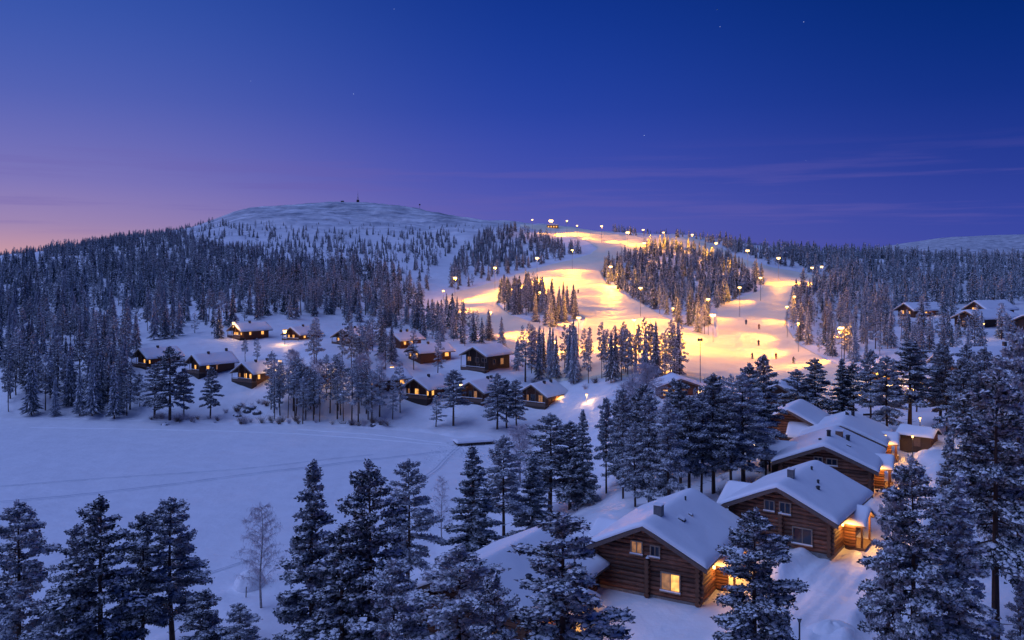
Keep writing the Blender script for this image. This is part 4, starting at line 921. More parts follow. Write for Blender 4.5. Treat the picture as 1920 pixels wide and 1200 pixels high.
# hillside forests
REG = [  # polygon of bases, stems per square metre, height range, share of spruce
 ('A', [(-80,500),(0,490),(150,467),(250,449),(330,440),(420,468),(560,490),(700,505),(790,560),(822,600),(830,625),(690,612),(640,600),(440,604),(430,640),(250,662),(235,700),(-80,702)], .024, (6, 12.5), .6),
 ('B', [(250,446),(330,434),(400,416),(440,425),(560,430),(700,438),(830,440),(900,452),(860,485),(815,560),(790,560),(700,508),(560,492),(420,470)], .020, (2.5, 7), .75),
 ('C', [(905,440),(950,432),(1010,440),(1060,462),(1090,476),(1050,488),(1000,500),(930,522),(852,548),(838,540),(850,500),(880,465)], .020, (5, 9.5), .75),
 ('D', ISLES[0], .034, (9, 12.5), .9),
 ('E', ISLES[1], .038, (6, 10.5), .8),
 ('F', [(1345,457),(1400,469),(1500,478),(1640,483),(1800,489),(1980,496),(1980,640),(1750,690),(1640,695),(1560,676),(1502,646),(1479,612),(1486,572),(1502,544),(1562,540),(1568,522),(1530,515),(1450,500),(1385,480)], .026, (5.5, 11), .6),
 ('G', [(700,612),(825,600),(845,585),(880,615),(930,643),(972,672),(985,694),(960,700),(955,655),(880,650),(790,640)], .040, (6.5, 9.5), .75),
 ('H', [(1130,432),(1200,441),(1300,446),(1345,455),(1380,465),(1340,462),(1300,449),(1210,447)], .02, (4, 8), .8),
 ('I', [(700,420),(900,425),(960,430),(900,440),(700,440),(500,430),(420,422),(500,416)], .0045, (1.8, 4), .8),
]
LABEL = {'A': 'frosted conifer in the dense forest covering the left hillside', 'B': 'small snowy spruce on the thinly wooded upper hillside', 'C': 'snowy tree on the slope above the left arm of the piste',
 'D': 'lit tree in the small wooded island left of the main piste', 'E': 'tree in the large wooded island between the two pistes', 'F': 'frosted conifer in the forest right of the pistes',
 'G': 'dark tree in the belt between the village and the piste arm', 'H': 'small lit tree on the ridge beside the piste top', 'I': 'lone dwarf tree high on the bare fell'}
GROUP = {'A': 'forest on the left hillside', 'B': 'thin upper hillside trees', 'C': 'trees above the left piste arm', 'D': 'small tree island', 'E': 'large tree island', 'F': 'forest right of the pistes', 'G': 'belt below the left piste arm', 'H': 'ridge trees by the piste top', 'I': 'dwarf trees on the fell'}
g2 = np.random.default_rng(99)
NC = 110000; uu = g2.uniform(-.66, .66, NC); YY = np.sqrt(g2.uniform(190**2, 1000**2, NC)); XX = uu*YY; ZZ = ground(XX, YY)
cx_, cy_ = proj(XX, YY, ZZ); area = 1.32*(1000**2-190**2)/2; dens0 = NC/area
clear = poly_dist([(905,432),(868,462),(838,495),(822,530),(800,585)], cx_, cy_, False) < np.interp(cy_, [430, 500, 590], [5, 13, 11])
clumpy = vnoise(XX/28, YY/28, 41)+.6*vnoise(XX/11, YY/11, 42)
onp = piste_mask(cx_, cy_)
allv = []
for key, poly, den, hr, sp_ in REG:
    m_ = poly_in(poly, cx_, cy_) & ~onp & (ZZ > .3)
    if key != 'D': m_ &= ~clear
    thr = den/dens0*np.clip(1.15+(1.6 if key in 'ABCF' else .3)*clumpy, 0, 3)
    if key == 'F':
        op = poly_in([(1670,585),(1925,575),(1945,655),(1750,662),(1672,620)], cx_, cy_); thr = np.where(op, thr*.22, thr)
    if key in 'AB': thr = thr*np.clip((cy_-405)/60, .05, 1)
    m_ &= g2.random(NC) < thr
    for i in np.nonzero(m_)[0]: allv.append((XX[i], YY[i], ZZ[i], key, g2.uniform(*hr)*(1 if key != 'A' else np.interp(cy_[i], [440, 520], [.72, 1])), 'spruce' if g2.random() < sp_ else 'pine', cx_[i], cy_[i]))
# thin out to a natural spacing
cell = {}; keepv = []
for v in allv:
    c0 = (int(v[0]//1.7), int(v[1]//1.7))
    if any((c0[0]+a, c0[1]+b_) in cell for a in (-1, 0, 1) for b_ in (-1, 0, 1) if a == 0 or b_ == 0): continue
    if v[1] < 340 and blocked(v[0], v[1]): continue
    cell[c0] = 1; keepv.append(v)
keepv.sort(key=lambda v: -v[4]/v[1])
left = {'spruce': 300-len(TREES['spruce']), 'pine': 300-len(TREES['pine'])}; rest = []
VIS_ROW = np.full(1920//4, 1200.)
for v in keepv:
    x, y, z, key, h, kind, cx, cy = v
    if 0 <= cx < 1920 and left[kind] > 0:
        left[kind] -= 1; lod = 1 if h/y*F > 44 else 2
        put_tree(kind, lod, g2.integers(0, 9), (x, y, z-.15), h, g2.uniform(.8, 1.15), refine(kind, lod, '', (x, y, z), h, SHORTG[GROUP[key]]), GROUP[key])
    else: rest.append(v)
print('trees', {k: len(v) for k, v in TREES.items()}, 'rest', len(rest))
# the rest of each kind: one object, instanced
def scatter(name, items, protos, label):
    src = []
    for m_ in protos:
        o = next((o for o in S.objects if o.data is m_), None)
        if o is None:
            o = bpy.data.objects.new(name+'_source', m_)
        src.append(o)
    me = bpy.data.meshes.new(name); n = len(items)
    me.vertices.add(n); me.vertices.foreach_set('co', np.array([(v[0], v[1], v[2]-.15) for v in items], np.float32).ravel())
    a = me.attributes.new('rotz', 'FLOAT', 'POINT'); a.data.foreach_set('value', g2.uniform(0, 6.28, n).astype(np.float32))
    s = np.array([v[4]/HB for v in items]); w_ = g2.uniform(.8, 1.2, n)
    a = me.attributes.new('scl', 'FLOAT_VECTOR', 'POINT'); a.data.foreach_set('vector', np.stack([s*w_, s*w_, s], -1).astype(np.float32).ravel())
    a = me.attributes.new('pick', 'INT', 'POINT'); a.data.foreach_set('value', g2.integers(0, len(src), n).astype(np.int32))
    ob = link(name, me, label=label, cat='trees', kind='stuff')
    ng = bpy.data.node_groups.new(name, 'GeometryNodeTree'); ng.interface.new_socket('Geometry', in_out='INPUT', socket_type='NodeSocketGeometry'); ng.interface.new_socket('Geometry', in_out='OUTPUT', socket_type='NodeSocketGeometry')
    A = lambda t_: ng.nodes.new(t_)
    gi, go = A('NodeGroupInput'), A('NodeGroupOutput'); m2p = A('GeometryNodeMeshToPoints'); iop = A('GeometryNodeInstanceOnPoints'); gg = A('GeometryNodeGeometryToInstance')
    def attr(nm, ty):
        q = A('GeometryNodeInputNamedAttribute'); q.data_type = ty; q.inputs['Name'].default_value = nm; return q
    for o in reversed(src):
        oi = A('GeometryNodeObjectInfo'); oi.inputs['Object'].default_value = o; oi.transform_space = 'ORIGINAL'; ng.links.new(oi.outputs['Geometry'], gg.inputs[0])
    ng.links.new(gi.outputs[0], m2p.inputs[0]); ng.links.new(m2p.outputs[0], iop.inputs['Points']); ng.links.new(gg.outputs[0], iop.inputs['Instance'])
    iop.inputs['Pick Instance'].default_value = True
    pk = attr('pick', 'INT'); ng.links.new(pk.outputs['Attribute'], iop.inputs['Instance Index'])
    rz_ = attr('rotz', 'FLOAT'); cb = A('ShaderNodeCombineXYZ'); ng.links.new(rz_.outputs['Attribute'], cb.inputs['Z']); ng.links.new(cb.outputs[0], iop.inputs['Rotation'])
    sc2 = attr('scl', 'FLOAT_VECTOR'); ng.links.new(sc2.outputs['Attribute'], iop.inputs['Scale']); ng.links.new(iop.outputs[0], go.inputs[0])
    md = ob.modifiers.new('trees', 'NODES'); md.node_group = ng; return ob
sr = [v for v in rest if v[5] == 'spruce']; pr_ = [v for v in rest if v[5] == 'pine']
scatter('distant_spruce_forest', sr, [PROTO['spruce', 2, i] for i in range(5)], 'mass of distant frosted spruces covering the hillsides and pistes edges')
scatter('distant_pine_forest', pr_, [PROTO['pine', 2, i] for i in range(4)], 'distant frosted pines mixed among the hillside spruces')
# ------------------------------------------------------------------ piste floodlights
def flood_proto():
    r_ = empty('floodlight_mast', (0, 0, 0), 0)
    Acc().tube((0, 0, -1), (0, 0, 11.2), .13, .08, 8).build('pole', M_metal, r_)
    Acc().tube((-.9, 0, 11.2), (.9, 0, 11.2), .06, n=6).build('crossarm', M_metal, r_)
    return r_
def mast(px, py, Yr, power, label, hgt=10.5, head=1.0, lit=True, col=(1, .375, .02)):
    """mast whose lamp head is seen at (px, py); stands where the head is about hgt above the snow"""
    power *= (2.2 if py < 545 and px < 1180 else 1.0) if px < 1300 and 460 < py < 650 else (.62 if px > 1300 else (.8 if px > 1150 else 1.15)); head *= .8; power *= 1.5 if px < 1010 and py > 460 else 1; hgt = hgt*1.1 if lit else hgt
    Ys = np.linspace(*Yr, 400); X = (px-960)/F*Ys; Z = H+(HOR-py)/F*Ys; g_ = surf(X, Ys); k = int(np.argmin(abs(Z-g_-hgt)))
    X, Y, Z, g0 = X[k], Ys[k], Z[k], g_[k]; hh = max(Z-g0, 3.5)
    r_ = empty('floodlight_mast', (X, Y, g0), 0, label=label, cat='floodlight', group='floodlight masts along the pistes')
    Acc().tube((0, 0, -1), (0, 0, hh-.2), .09, .06, 6).build('pole', M_metal, r_)
    Acc().tube((-1.0*head, 0, hh-.25), (1.0*head, 0, hh-.25), .07, n=5).build('crossarm', M_metal, r_)
    for i in range(3 if lit else 2):
        a = 2*math.pi*i/3+.5; x, y = math.cos(a)*.55*head, math.sin(a)*.55*head
        Acc().tube((x, y, hh+.40*head), (x, y, hh+.62*head), .34*head, .16*head, 8).build('lamp_housing', M_metal, r_)
        Acc().add([(x+.50*head*math.cos(q)*sc2, y+.50*head*math.sin(q)*sc2, hh+zz*head) for zz, sc2 in ((.39, .55), (.2, .9), (-.05, 1), (-.3, .8), (-.45, .4)) for q in np.linspace(0, 2*math.pi, 9, endpoint=False)],
                  [(k2*9+j, k2*9+(j+1) % 9, k2*9+9+(j+1) % 9, k2*9+9+j) for k2 in range(4) for j in range(9)]+[tuple(range(36, 45))]).build('lamp_glass', M_flood if lit else M_windark, r_)
    if lit:
        point('floodlight', (0, 0, hh-.75*head), power*.30, col, .35, r_)
        d2 = (PX-X)**2+(PY-Y)**2; m_ = msk & (d2 < 90**2)
        if m_.sum() > 20:
            w_ = (PY**2)[m_]; tx, ty, tz = (PX[m_]*w_).sum()/w_.sum(), (PY[m_]*w_).sum()/w_.sum(), (PZ_[m_]*w_).sum()/w_.sum(); dv = Vector((tx-X, ty-Y, 0))
            if dv.length < 12: dv = Vector((0, -1, 0))*12
            dv = dv.normalized()*30; sl2 = bpy.data.lights.new('beam', 'SPOT'); sl2.energy = power*11; sl2.color = col; sl2.spot_size = R(118); sl2.spot_blend = .8; sl2.shadow_soft_size = .5
            bo = bpy.data.objects.new('beam', sl2); COL.objects.link(bo); bo.parent = r_; bo.location = (0, 0, hh-.6*head); bo.rotation_euler = Vector((dv.x, dv.y, -10)).to_track_quat('-Z', 'Y').to_euler()
    return r_
K = 1000; POW = .30
MASTS = [
 (998,412,(640,800),14*K,'leftmost floodlight on the skyline at the top of the piste',10,.9),
 (1033,414,(600,740),40*K,'biggest brightest floodlight cluster at the top station',11,2.3),
 (1063,414,(600,740),22*K,'floodlight right beside the bright top station cluster',11,1.0),
 (1082,423,(590,700),22*K,'small floodlight third along the skyline right of the top station',9,.9),
 (1128,424,(560,700),26*K,'floodlight on the skyline where the piste narrows',11,1.1),
 (1177,436,(540,680),30*K,'large floodlight behind the frosted ridge shrubs',9,1.7),
 (1206,431,(520,680),22*K,'floodlight just right of the large one behind the shrubs',12,1.0),
 (1244,436,(520,680),22*K,'floodlight near the middle of the right skyline',12,1.0),
 (1298,440,(500,680),22*K,'last floodlight standing against the sky to the right',11,1.0),
 (1208,456,(480,640),30*K,'floodlight shining low over the saddle between the pistes',8,1.4),
 (1343,456,(480,640),24*K,'floodlight at the start of the right arm, leftmost there',10,1.2),
 (1402,470,(420,600),26*K,'second floodlight along the upper side of the right arm',10,1.3),
 (1460,484,(400,600),26*K,'third floodlight along the upper side of the right arm',10,1.2),
 (1523,502,(380,560),22*K,'floodlight, left of a close pair at the end of the right arm',8,.9),
 (1541,500,(380,560),22*K,'floodlight, right of a close pair at the end of the right arm',8,.9),
 (1073,469,(430,640),16*K,'floodlight left of the main piste below the ridge',10,.9),
 (1007,484,(380,560),22*K,'floodlight at the left edge of the main piste by dark trees',10,1.2),
 (928,502,(340,520),20*K,'floodlight above the left arm among frosted trees',10,1.0),
 (853,521,(320,480),24*K,'floodlight at the far left end of the left arm',10,1.1),
 (831,545,(300,420),12*K,'small pale lamp left of the left arm end',8,.6),
 (1085,596,(240,360),24*K,'floodlight at the lower tip of the small tree island',9,.9),
 (1145,500,(380,520),26*K,'floodlight at the left corner of the large tree island',8,1.2),
 (1201,540,(300,440),26*K,'floodlight on the left edge of the large tree island',10,.9),
 (1387,539,(300,460),20*K,'floodlight on the right edge of the large tree island',10,.8),
 (1426,521,(320,520),22*K,'floodlight at the right corner of the large tree island',9,.9),
 (1328,561,(270,400),24*K,'floodlight above the lower tip of the large island',11,.8),
 (1337,591,(240,360),34*K,'floodlight glaring inside the tip tree of the large island',8,1.2),
 (1490,556,(280,420),16*K,'pale floodlight at the right edge of the right piste, upper of two',8,.6),
 (1476,575,(260,400),18*K,'pale floodlight at the right edge of the right piste, lower of two',9,.6),
 (1578,615,(210,330),26*K,'floodlight lighting the trees right of the skiers',10,.9),
 (1722,668,(140,210),12*K,'yard lamp glowing left of the long lodge',6,.45),
 (1189,600,(230,330),26*K,'floodlight on a tall pole before the silhouetted trees',11,.8),
 (1040,640,(240,300),26*K,'floodlight hidden in the trees at the left foot of the piste',9,.6),
 (1262,578,(260,380),26*K,'small added floodlight half hidden in the lower left edge of the large island',10,.5),  # this and the next two masts are added to even out the piste light
 (1012,548,(300,420),22*K,'small added floodlight half hidden behind the top of the small island',11,.5),
 (1497,606,(240,320),24*K,'added floodlight hidden among the trees right of the upper skiers',9,.5),
 (920,585,(270,360),18*K,'small floodlight half hidden in the trees below the left arm',11,.5),
]
for px_, py_, yr_, pw_, lb_, hg_, hd_ in MASTS:
    if not lb_: continue
    mast(px_, py_, yr_, pw_*POW, lb_, hg_, hd_)
u_ = mast(1313, 637, (170, 290), 0, 'tall unlit mast with flat T shaped head at the foot of the piste', 11, .75, lit=False)
# small village lamps
def lamp_post(px, py, Yr, power, label, hgt=4.5, r=.3, lit=True):
    Ys = np.linspace(*Yr, 300); X = (px-960)/F*Ys; Z = H+(HOR-py)/F*Ys; g_ = surf(X, Ys); k = int(np.argmin(abs(Z-g_-hgt))); X, Y, Z, g0 = X[k], Ys[k], Z[k], g_[k]; hh = max(Z-g0, 1.8)
    o = empty('lamp_post', (X, Y, g0), 0, label=label, cat='street lamp', group='lamp posts around the cabins')
    Acc().tube((0, 0, -.6), (0, 0, hh-r), .05, n=6).build('post', M_black, o)
    Acc().tube((0, 0, hh-r), (0, 0, hh+r*.6), r*.55, r, 8).build('lamp_globe', M_bulb if lit else M_metal, o)
    Acc().tube((0, 0, hh+r*.61), (0, 0, hh+r*1.0), r*1.15, r*.4, 8).build('lamp_hood', M_black, o)
    Acc().tube((0, 0, hh+r*1.01), (0, 0, hh+r*1.4), r*1.0, r*.3, 8).build('hood_snow', M_roofsnow, o)
    if lit: point('lamp_light', (0, -.05, hh-r*2.2), power, (1, .55, .2), .15, o)
for a_ in [(438,606,(240,320),500,'small amber lamp above the highest cabin',5,.45),(534,621,(230,320),900,'white bright lamp between the two leftmost top row cabins',4,.6),
           (525,678,(190,260),700,'lamp on the snow bank right of the amber windowed cabin',4,.45),(636,688,(190,260),500,'lamp above the reddish gabled cabin among pines',4,.4),
           (735,690,(190,260),400,'warm lamp behind the ridge left of the front row',3,.5),(864,722,(170,220),300,'lamp beside the single pine before the front row',3.5,.35),
           (1100,740,(150,230),450,'low lamp making a bright pool on the snow right of the front row',1.8,.25),
           (1659,817,(80,120),60,'lit lamp by the tree behind the shelf cabins',3,.2),(1711,818,(80,120),35,'lit lamp beside the storage shed',2.4,.16),(1788,793,(90,130),120,'small lit lamp in the yard right of the shed',3,.16),
           (1725,784,(90,140),120,'small lit lamp at the foot of the full pine',3,.16),(1424,806,(90,125),260,'amber lamp at the left corner of the dark gabled cabin',2.2,.2),
           (1507,770,(95,140),300,'tall lit wall side lamp near the small cabin',2.6,.28),(1843,608,(220,300),200,'red lamp below the wide dark cabin',4,.4)]:
    lamp_post(*a_)
lamp_post(1499, 1163, (50, 70), 0, 'unlit lamp post at the bottom edge in front of the cabins', 2.2, .13, lit=False)

# ------------------------------------------------------------------ radio mast and huts on the fell top
def onridge(px, y0, y1):
    Ys = np.linspace(y0, y1, 300); X = (px-960)/F*Ys; g_ = ground(X, Ys); row = HOR-(g_-H)/Ys*F; k = int(np.argmin(row)); return Vector((X[k], Ys[k], g_[k]))
p = onridge(671, 850, 1100); tw = empty('radio_mast', p, .3, label='white lattice radio mast on the very top of the fell', cat='mast')
a = Acc()
for s1 in (-1, 1):
    for s2 in (-1, 1): a.tube((s1*.9, s2*.9, -1), (s1*.25, s2*.25, 8.5), .14, .1, 4)
for k in range(5):
    w0 = .9-.65*k/5; z0 = 8.5*k/5
    for s1, s2, s3, s4 in ((-1, -1, 1, -1), (1, -1, 1, 1), (1, 1, -1, 1), (-1, 1, -1, -1)): a.tube((s1*w0, s2*w0, z0), (s3*(w0-.12), s4*(w0-.12), z0+1.7), .07, n=3)
a.build('lattice', M_birch, tw); Acc().tube((0, 0, 8), (0, 0, 12), .14, .05, 5).build('antenna', M_metal, tw)
Acc().box(-1.4, 1.4, -1.1, 1.1, -.5, 2.4).build('equipment_hut', M_dark, tw); Acc().tube((0, -.6, 4.6), (0, -.9, 4.6), .8, .8, 10).build('dish', M_birch, tw)
p = onridge(787, 800, 1050); q = empty('marker_mast', p, 0, label='thin marker mast on the right shoulder of the fell', cat='mast')
Acc().tube((0, 0, -1), (0, 0, 4.6), .16, .12, 5).build('pole', M_dark, q); Acc().box(-.8, .8, -.3, .3, 3.6, 5).build('head_box', M_dark, q)
p = onridge(642, 850, 1100); q = empty('summit_hut', p, 0, label='tiny dark hut left of the radio mast on the fell', cat='hut')
Acc().box(-1.6, 1.6, -1.2, 1.2, -.5, 1.3).build('wall', M_dark, q); Acc().prism([(-2, 1.3), (2, 1.3), (0, 2.1)], -1.4, 1.4).build('roof', M_roofsnow, q)
# top station below the bright lights
p = at(1036, 428); q = empty('lift_station', p, 0, label='small lift station building glowing at the top of the piste', cat='lift station')
Acc().box(-5, 5, -2, 2, -1, 2.6).build('wall', M_log, q); Acc().prism([(-5.6, 2.6), (5.6, 2.6), (5, 3.3), (0, 4.2), (-5, 3.3)], -2.8, 2.8).build('roof', M_roofsnow, q)
for k in range(4): Acc().box(-4.2+k*2.3, -3+k*2.3, -2.08, -2.01, .7, 1.9).build('window', M_winlit, q)

# ------------------------------------------------------------------ skiers
def skier_mesh(seed):
    r_ = random.Random(seed); me = bpy.data.meshes.new('body'); bend = r_.uniform(.05, .3)
    V = [(0, 0, .92), (0, bend*.3, 1.15), (0, bend*.55, 1.42), (0, bend*.65, 1.52), (0, bend*.7, 1.63), (0, bend*.7, 1.76),
         (-.11, .05, .86), (-.14, .22, .50), (-.15, .02, .10), (-.15, .16, .06), (.11, .05, .86), (.14, .22, .50), (.15, .02, .10), (.15, .16, .06),
         (-.20, bend*.5, 1.40), (-.32, .12+bend, 1.14), (-.30, .38+bend, 1.05), (.20, bend*.5, 1.40), (.32, .12+bend, 1.14), (.30, .38+bend, 1.05)]
    E = [(0, 1), (1, 2), (2, 3), (3, 4), (4, 5), (0, 6), (6, 7), (7, 8), (8, 9), (0, 10), (10, 11), (11, 12), (12, 13), (2, 14), (14, 15), (15, 16), (2, 17), (17, 18), (18, 19)]
    rad = [.17, .17, .18, .07, .11, .11, .12, .085, .07, .06, .12, .085, .07, .06, .08, .06, .05, .08, .06, .05]
    me.from_pydata(V, E, []); o = bpy.data.objects.new('person', me); COL.objects.link(o)
    o.modifiers.new('skin', 'SKIN'); me.skin_vertices[0].data[0].use_root = True
    for i, r in enumerate(rad): me.skin_vertices[0].data[i].radius = (r, r)
    return o
M_suit = [plain('dark_ski_suit', (.03, .03, .05), .7, .2, 4), plain('maroon_ski_suit', (.10, .025, .03), .7, .2, 4), plain('navy_ski_suit', (.025, .04, .09), .7, .2, 4)]
ski_me = Acc().box(-.05, .05, -.8, .85, -.01, .02).mesh('ski', M_black); pole_me = Acc().tube((0, 0, 0), (0, -.35, 1.05), .012, n=4).mesh('ski_pole', M_metal)
dg = bpy.context.evaluated_depsgraph_get()
for i, (px_, py_, rz_, lb_) in enumerate([(1487,684,200,'skier in dark clothing, rightmost of the three low on the piste'),(1455,676,170,'skier in dark clothing, middle of the three low on the piste'),
     (1411,676,140,'skier in dark clothing, left of the three low on the piste with poles out'),(1422,651,190,'dark clothed skier alone above the lower three'),
     (1423,620,180,'skier high on the right, lower one of the upper pair'),(1399,612,160,'skier high on the right, upper one of the upper pair'),(1084,552,180,'tiny skier halfway down the main piste')]):
    p = at(px_, py_, 150); z = slope_z(p.x, p.y)
    o = skier_mesh(i); dg.update(); ev = o.evaluated_get(bpy.context.evaluated_depsgraph_get()); nm = bpy.data.meshes.new_from_object(ev); o.modifiers.clear(); o.data = nm
    nm.materials.clear(); nm.materials.append(M_suit[i % 3]); o.location = (p.x, p.y, z+.02); o.rotation_euler = (0, 0, R(rz_))
    tag(o, lb_, 'person', 'skiers on the piste')
    for s in (-1, 1): link('ski', ski_me, o, loc=(s*.15, .1, .02)); link('ski_pole', pole_me, o, loc=(s*.36, .4, 0))

# ------------------------------------------------------------------ lake edge: jetty, tracks, snow heap
p = at(892, 832); jt = empty('jetty', p, R(18), label='snow covered wooden jetty frozen in at the lake corner', cat='jetty')
Acc().box(-4.2, 3.6, -1.6, 1.6, .35, .62).build('deck', M_dark, jt)
for x in (-3.8, -1.2, 1.4, 3.2):
    for y in (-1.4, 1.4): Acc().tube((x, y, -.5), (x, y, .4), .13, n=7).build('pile', M_dark, jt)
snow_sheet('deck_snow', jt, -4.2, 3.6, -1.6, 1.6, lambda x, y: .62, .42, 30, 16, 3)
def trail_strip(pts, width, label, dep=.10, gap=.55, wob=.12, col=M_track, name='ski_track', foot=False):
    """pair of shallow ruts with raised rims on the lake snow; points are column, row"""
    P = [Vector((*px2w(x, y, .06), 0)) for x, y in pts]; dense = []
    for a_, b_ in zip(P[:-1], P[1:]):
        n = max(2, int((b_-a_).length/.6)); dense += [a_.lerp(b_, k/n) for k in range(n)]
    dense.append(P[-1]); prof_ = [(-1.0, -.03), (-.75, .05), (-.5, -.0), (-.25, .03), (.25, .03), (.5, -.0), (.75, .05), (1.0, -.03)]
    V_, T_ = [], []; r_ = random.Random(int(pts[0][0])); off = 0
    for i, q_ in enumerate(dense):
        d = (dense[min(i+1, len(dense)-1)]-dense[max(i-1, 0)]).normalized(); n_ = Vector((-d.y, d.x, 0)); off += r_.uniform(-.04, .04); off *= .97
        for s, z_ in prof_:
            w_ = q_+n_*(s*width/2+off); V_.append((w_.x, w_.y, float(lake_z(w_.x, w_.y))+z_*dep/.05+.035+r_.uniform(-.01, .01)*wob*8))
    k = len(prof_)
    for i in range(len(dense)-1):
        for j in range(k-1): T_.append((i*k+j, i*k+j+1, (i+1)*k+j+1, (i+1)*k+j))
    mi = [1 if (j % (k-1)) in (1, 2, 4, 5) else 0 for j in range(len(T_))]
    return link(name, tri_mesh(name, V_, T_, mi, [M_lake, col], True), label=label, cat='track', group='tracks across the frozen lake')
trail_strip([(-40,945),(120,932),(300,912),(500,886),(700,862),(840,846)], 1.7, 'wide double snowmobile track crossing the lake nearest the camera', .05)
trail_strip([(-40,915),(250,893),(450,880),(700,852)], .8, 'thin single track across the lake behind the wide one', .04)
trail_strip([(60,800),(400,806),(560,812),(720,824),(850,834)], 1.2, 'pale raised track along the far side of the lake, lower one', .09, col=M_lake)
trail_strip([(560,804),(700,814),(840,830)], 1.0, 'pale raised track close to the far shore, upper one', .08, col=M_lake)
trail_strip([(375,1080),(430,1062),(500,1040)], .7, 'short pair of ski tracks near the snow heap', .05)
trail_strip([(790,900),(820,878),(848,850),(862,836)], 1.3, 'track curving from the jetty toward the near shore', .05)
def blob(name, loc, rx, ry, rz, m_, label, cat, seed, group=None, n=14, rough=.25, parent=None):
    V_, T_ = [], []
    for j in range(n):
        ph = math.pi*.5*j/(n-1)*1.15
        for i in range(2*n):
            a_ = math.pi*i/n; d = 1+rough*float(vnoise(np.array(math.cos(a_)*2+seed), np.array(math.sin(a_)*2+ph*2), seed)); V_.append((math.cos(a_)*math.sin(ph)*rx*d, math.sin(a_)*math.sin(ph)*ry*d, math.cos(ph)*rz*d))
    for j in range(n-1):
        for i in range(2*n): T_.append((j*2*n+i, (j+1)*2*n+i, (j+1)*2*n+(i+1) % (2*n), j*2*n+(i+1) % (2*n)))
    o = link(name, tri_mesh(name, V_, T_, np.zeros(len(T_)), [m_], True), parent, loc); return tag(o, label, cat, group)
p = at(468, 1098); blob('snow_heap', p-Vector((0, 0, .3)), 1.7, 1.6, 2.0, M_snow, 'round heap of snow under the lone birch on the shore', 'snow heap', 3)
p = at(461, 1120); st = empty('marker_stake', p, 0, label='short wooden stake in front of the round snow heap', cat='stake'); Acc().tube((0, 0, -.5), (.05, 0, 1.1), .07, .05, 6).build('stake', M_bark, st)
for i, (x, y, s, lb) in enumerate([(1765,862,2.6,'ploughed snow mound below the storage shed'),(1745,856,2.0,'smaller ploughed mound beside the bigger one'),(1815,870,2.0,'snow mound under the pines right of the shed'),(1560,1180,1.6,'low ploughed bank at the bottom edge near the lamp post'),(1452,838,2.2,'rounded drift against the dark gabled cabin')]):
    p = at(x, y); blob('snow_mound', p-Vector((0, 0, .4)), s, s*.8, s*.55, M_snow, lb, 'snow mound', 10+i, 'ploughed snow mounds')
rr = random.Random(4)
for i, (x, y, s) in enumerate([(470,765,1.2),(462,772,.9),(445,780,.8),(482,775,1.0),(452,760,.8),(700,797,.7),(310,797,.8),(650,793,.6)]):
    p = at(x, y); ro = blob('shore_rock', p-Vector((0, 0, .35)), s*1.2, s, s*.9, M_rock, 'snow capped rock on the far lake shore', 'rock', 30+i, 'rocks on the far shore', 7, .7)
    ca = blob('snow_cap', Vector((0, .1, s*.42)), s*1.05, s*.9, s*.62, M_roofsnow, None, None, 50+i, None, 7, .3, ro)
# twiggy bushes on the shore and in the snow
def bush(seed, h=1.3, n=60):
    r_ = random.Random(seed); a = Acc()
    for i in range(n):
        d = Vector((r_.gauss(0, .5), r_.gauss(0, .5), 1)).normalized(); p0 = Vector((r_.gauss(0, .12), r_.gauss(0, .12), -.1)); e = p0+d*h*r_.uniform(.5, 1.1); w = d.orthogonal().normalized()*.018; a.add([p0-w, p0+w, e], [(0, 1, 2)])
        for k in range(4):
            m_ = p0.lerp(e, r_.uniform(.35, 1)); f = m_+Vector((r_.gauss(0, .16), r_.gauss(0, .16), r_.uniform(0, .3)))*h; a.add([m_-w*.7, m_+w*.7, f], [(0, 1, 2)])
    return a.mesh('bush', [M_birch if seed % 2 else M_reed])
BM = [bush(i) for i in range(4)]
spots = [(rr.uniform(250, 760), None) for _ in range(46)]+[(rr.uniform(420, 500), rr.uniform(755, 785)) for _ in range(10)]+[(rr.uniform(1150, 1420), rr.uniform(850, 930)) for _ in range(10)]+[(rr.uniform(985, 1280), rr.uniform(716, 730)) for _ in range(12)]+[(rr.uniform(1320, 1345), rr.uniform(872, 885)) for _ in range(3)]+[(rr.uniform(1590, 1700), rr.uniform(690, 706)) for _ in range(8)]
for i, (x, y) in enumerate(spots):
    if y is None: y = np.interp(x, [250, 480, 640, 760], [788, 793, 795, 803])+rr.uniform(-6, 2)
    p = at(x, y)
    if p is None or blocked(p.x, p.y, .2): continue
    far = y < 840; o = link('bush', BM[i % 4], None, p, (0, 0, rr.uniform(0, 6)), label=refine('bush', 0, '', p, 4.0, 'in the snow', ).replace('tiny', 'bare frosted'), cat='bush', group='shore bushes' if i < 56 else 'bushes among the trunks'); s_ = rr.uniform(.8, 1.6) if far else rr.uniform(.5, .8); o.scale = (s_,)*3
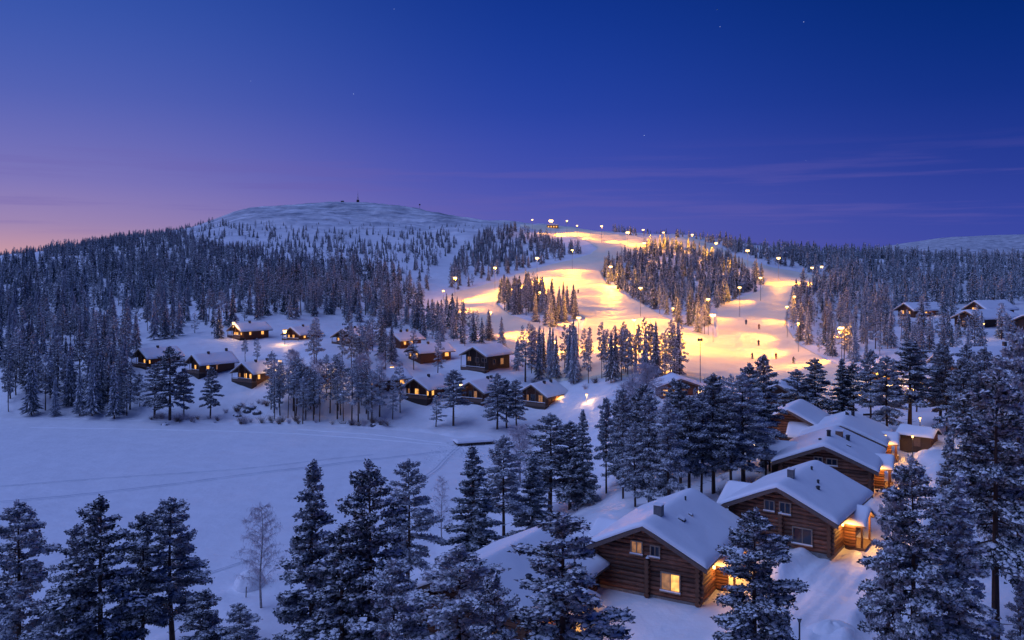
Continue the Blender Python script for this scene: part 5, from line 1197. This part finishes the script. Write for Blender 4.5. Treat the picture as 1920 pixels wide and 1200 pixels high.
# footprints trodden across the lake near the jetty
a = Acc(); r_ = random.Random(8)
for i in range(420):
    x = r_.gauss(855, 28); y = 846+r_.gauss(0, 9)+abs(x-855)*.25
    X, Y = px2w(x, y, .05)
    if not poly_in(SHORE, np.array([X]), np.array([Y]))[0]: continue
    z = float(lake_z(X, Y)); s = r_.uniform(.18, .4); an = r_.uniform(0, 3); a.add([(X+math.cos(an+q_)*s*(1 if k % 2 else .7), Y+math.sin(an+q_)*s*.7, z-.01) for k, q_ in enumerate(np.linspace(0, 6.28, 7)[:-1])]+[(X, Y, z+r_.uniform(.08, .2))], [(k, (k+1) % 6, 6) for k in range(6)])
a.build('trodden_snow', M_snow, label='patch of trodden lumpy snow beside the jetty', cat='snow', kind='stuff')
# timber log heap and bench by the yard trees
p = at(1640, 790, 60); q = empty('snowy_bench', p, .1, label='long low bench under snow in the yard below the kiosk', cat='bench')
Acc().box(-1.6, 1.6, -.3, .3, .5, .6).build('seat', M_dark, q); Acc().box(-1.6, 1.6, .3, .38, .5, 1.1).build('backrest', M_dark, q)
for x in (-1.4, 1.3): Acc().box(x, x+.12, -.25, .25, -.4, .49).build('leg', M_dark, q)
Acc().box(-1.6, 1.6, -.3, .28, .604, .82).build('seat_snow', M_roofsnow, q)

# labels that would still be shared: say which one, counted from the left
_by = {}
for o in S.objects:
    if o.parent is None and o.get('label') and o.type in ('MESH', 'EMPTY'): _by.setdefault(o['label'], []).append(o)
ORD = ['first', 'second', 'third', 'fourth', 'fifth', 'sixth', 'seventh', 'eighth', 'ninth', 'tenth', 'eleventh', 'twelfth']
for lb_, os_ in _by.items():
    if 1 < len(os_) <= 12:
        os_.sort(key=lambda o: o.location.x/max(o.location.y, 1))
        for i, o in enumerate(os_):
            base_ = lb_.replace('far left shore stand', 'left shore stand').replace('the left frame edge', 'the frame edge')
            nw = base_+', '+('leftmost of these' if i == 0 else ('rightmost of these' if i == len(os_)-1 else ORD[i]+' from left'))
            if len(nw.split()) > 16: nw = base_+(', leftmost' if i == 0 else (', rightmost' if i == len(os_)-1 else ', '+ORD[i]))
            if len(nw.split()) <= 16: o['label'] = nw
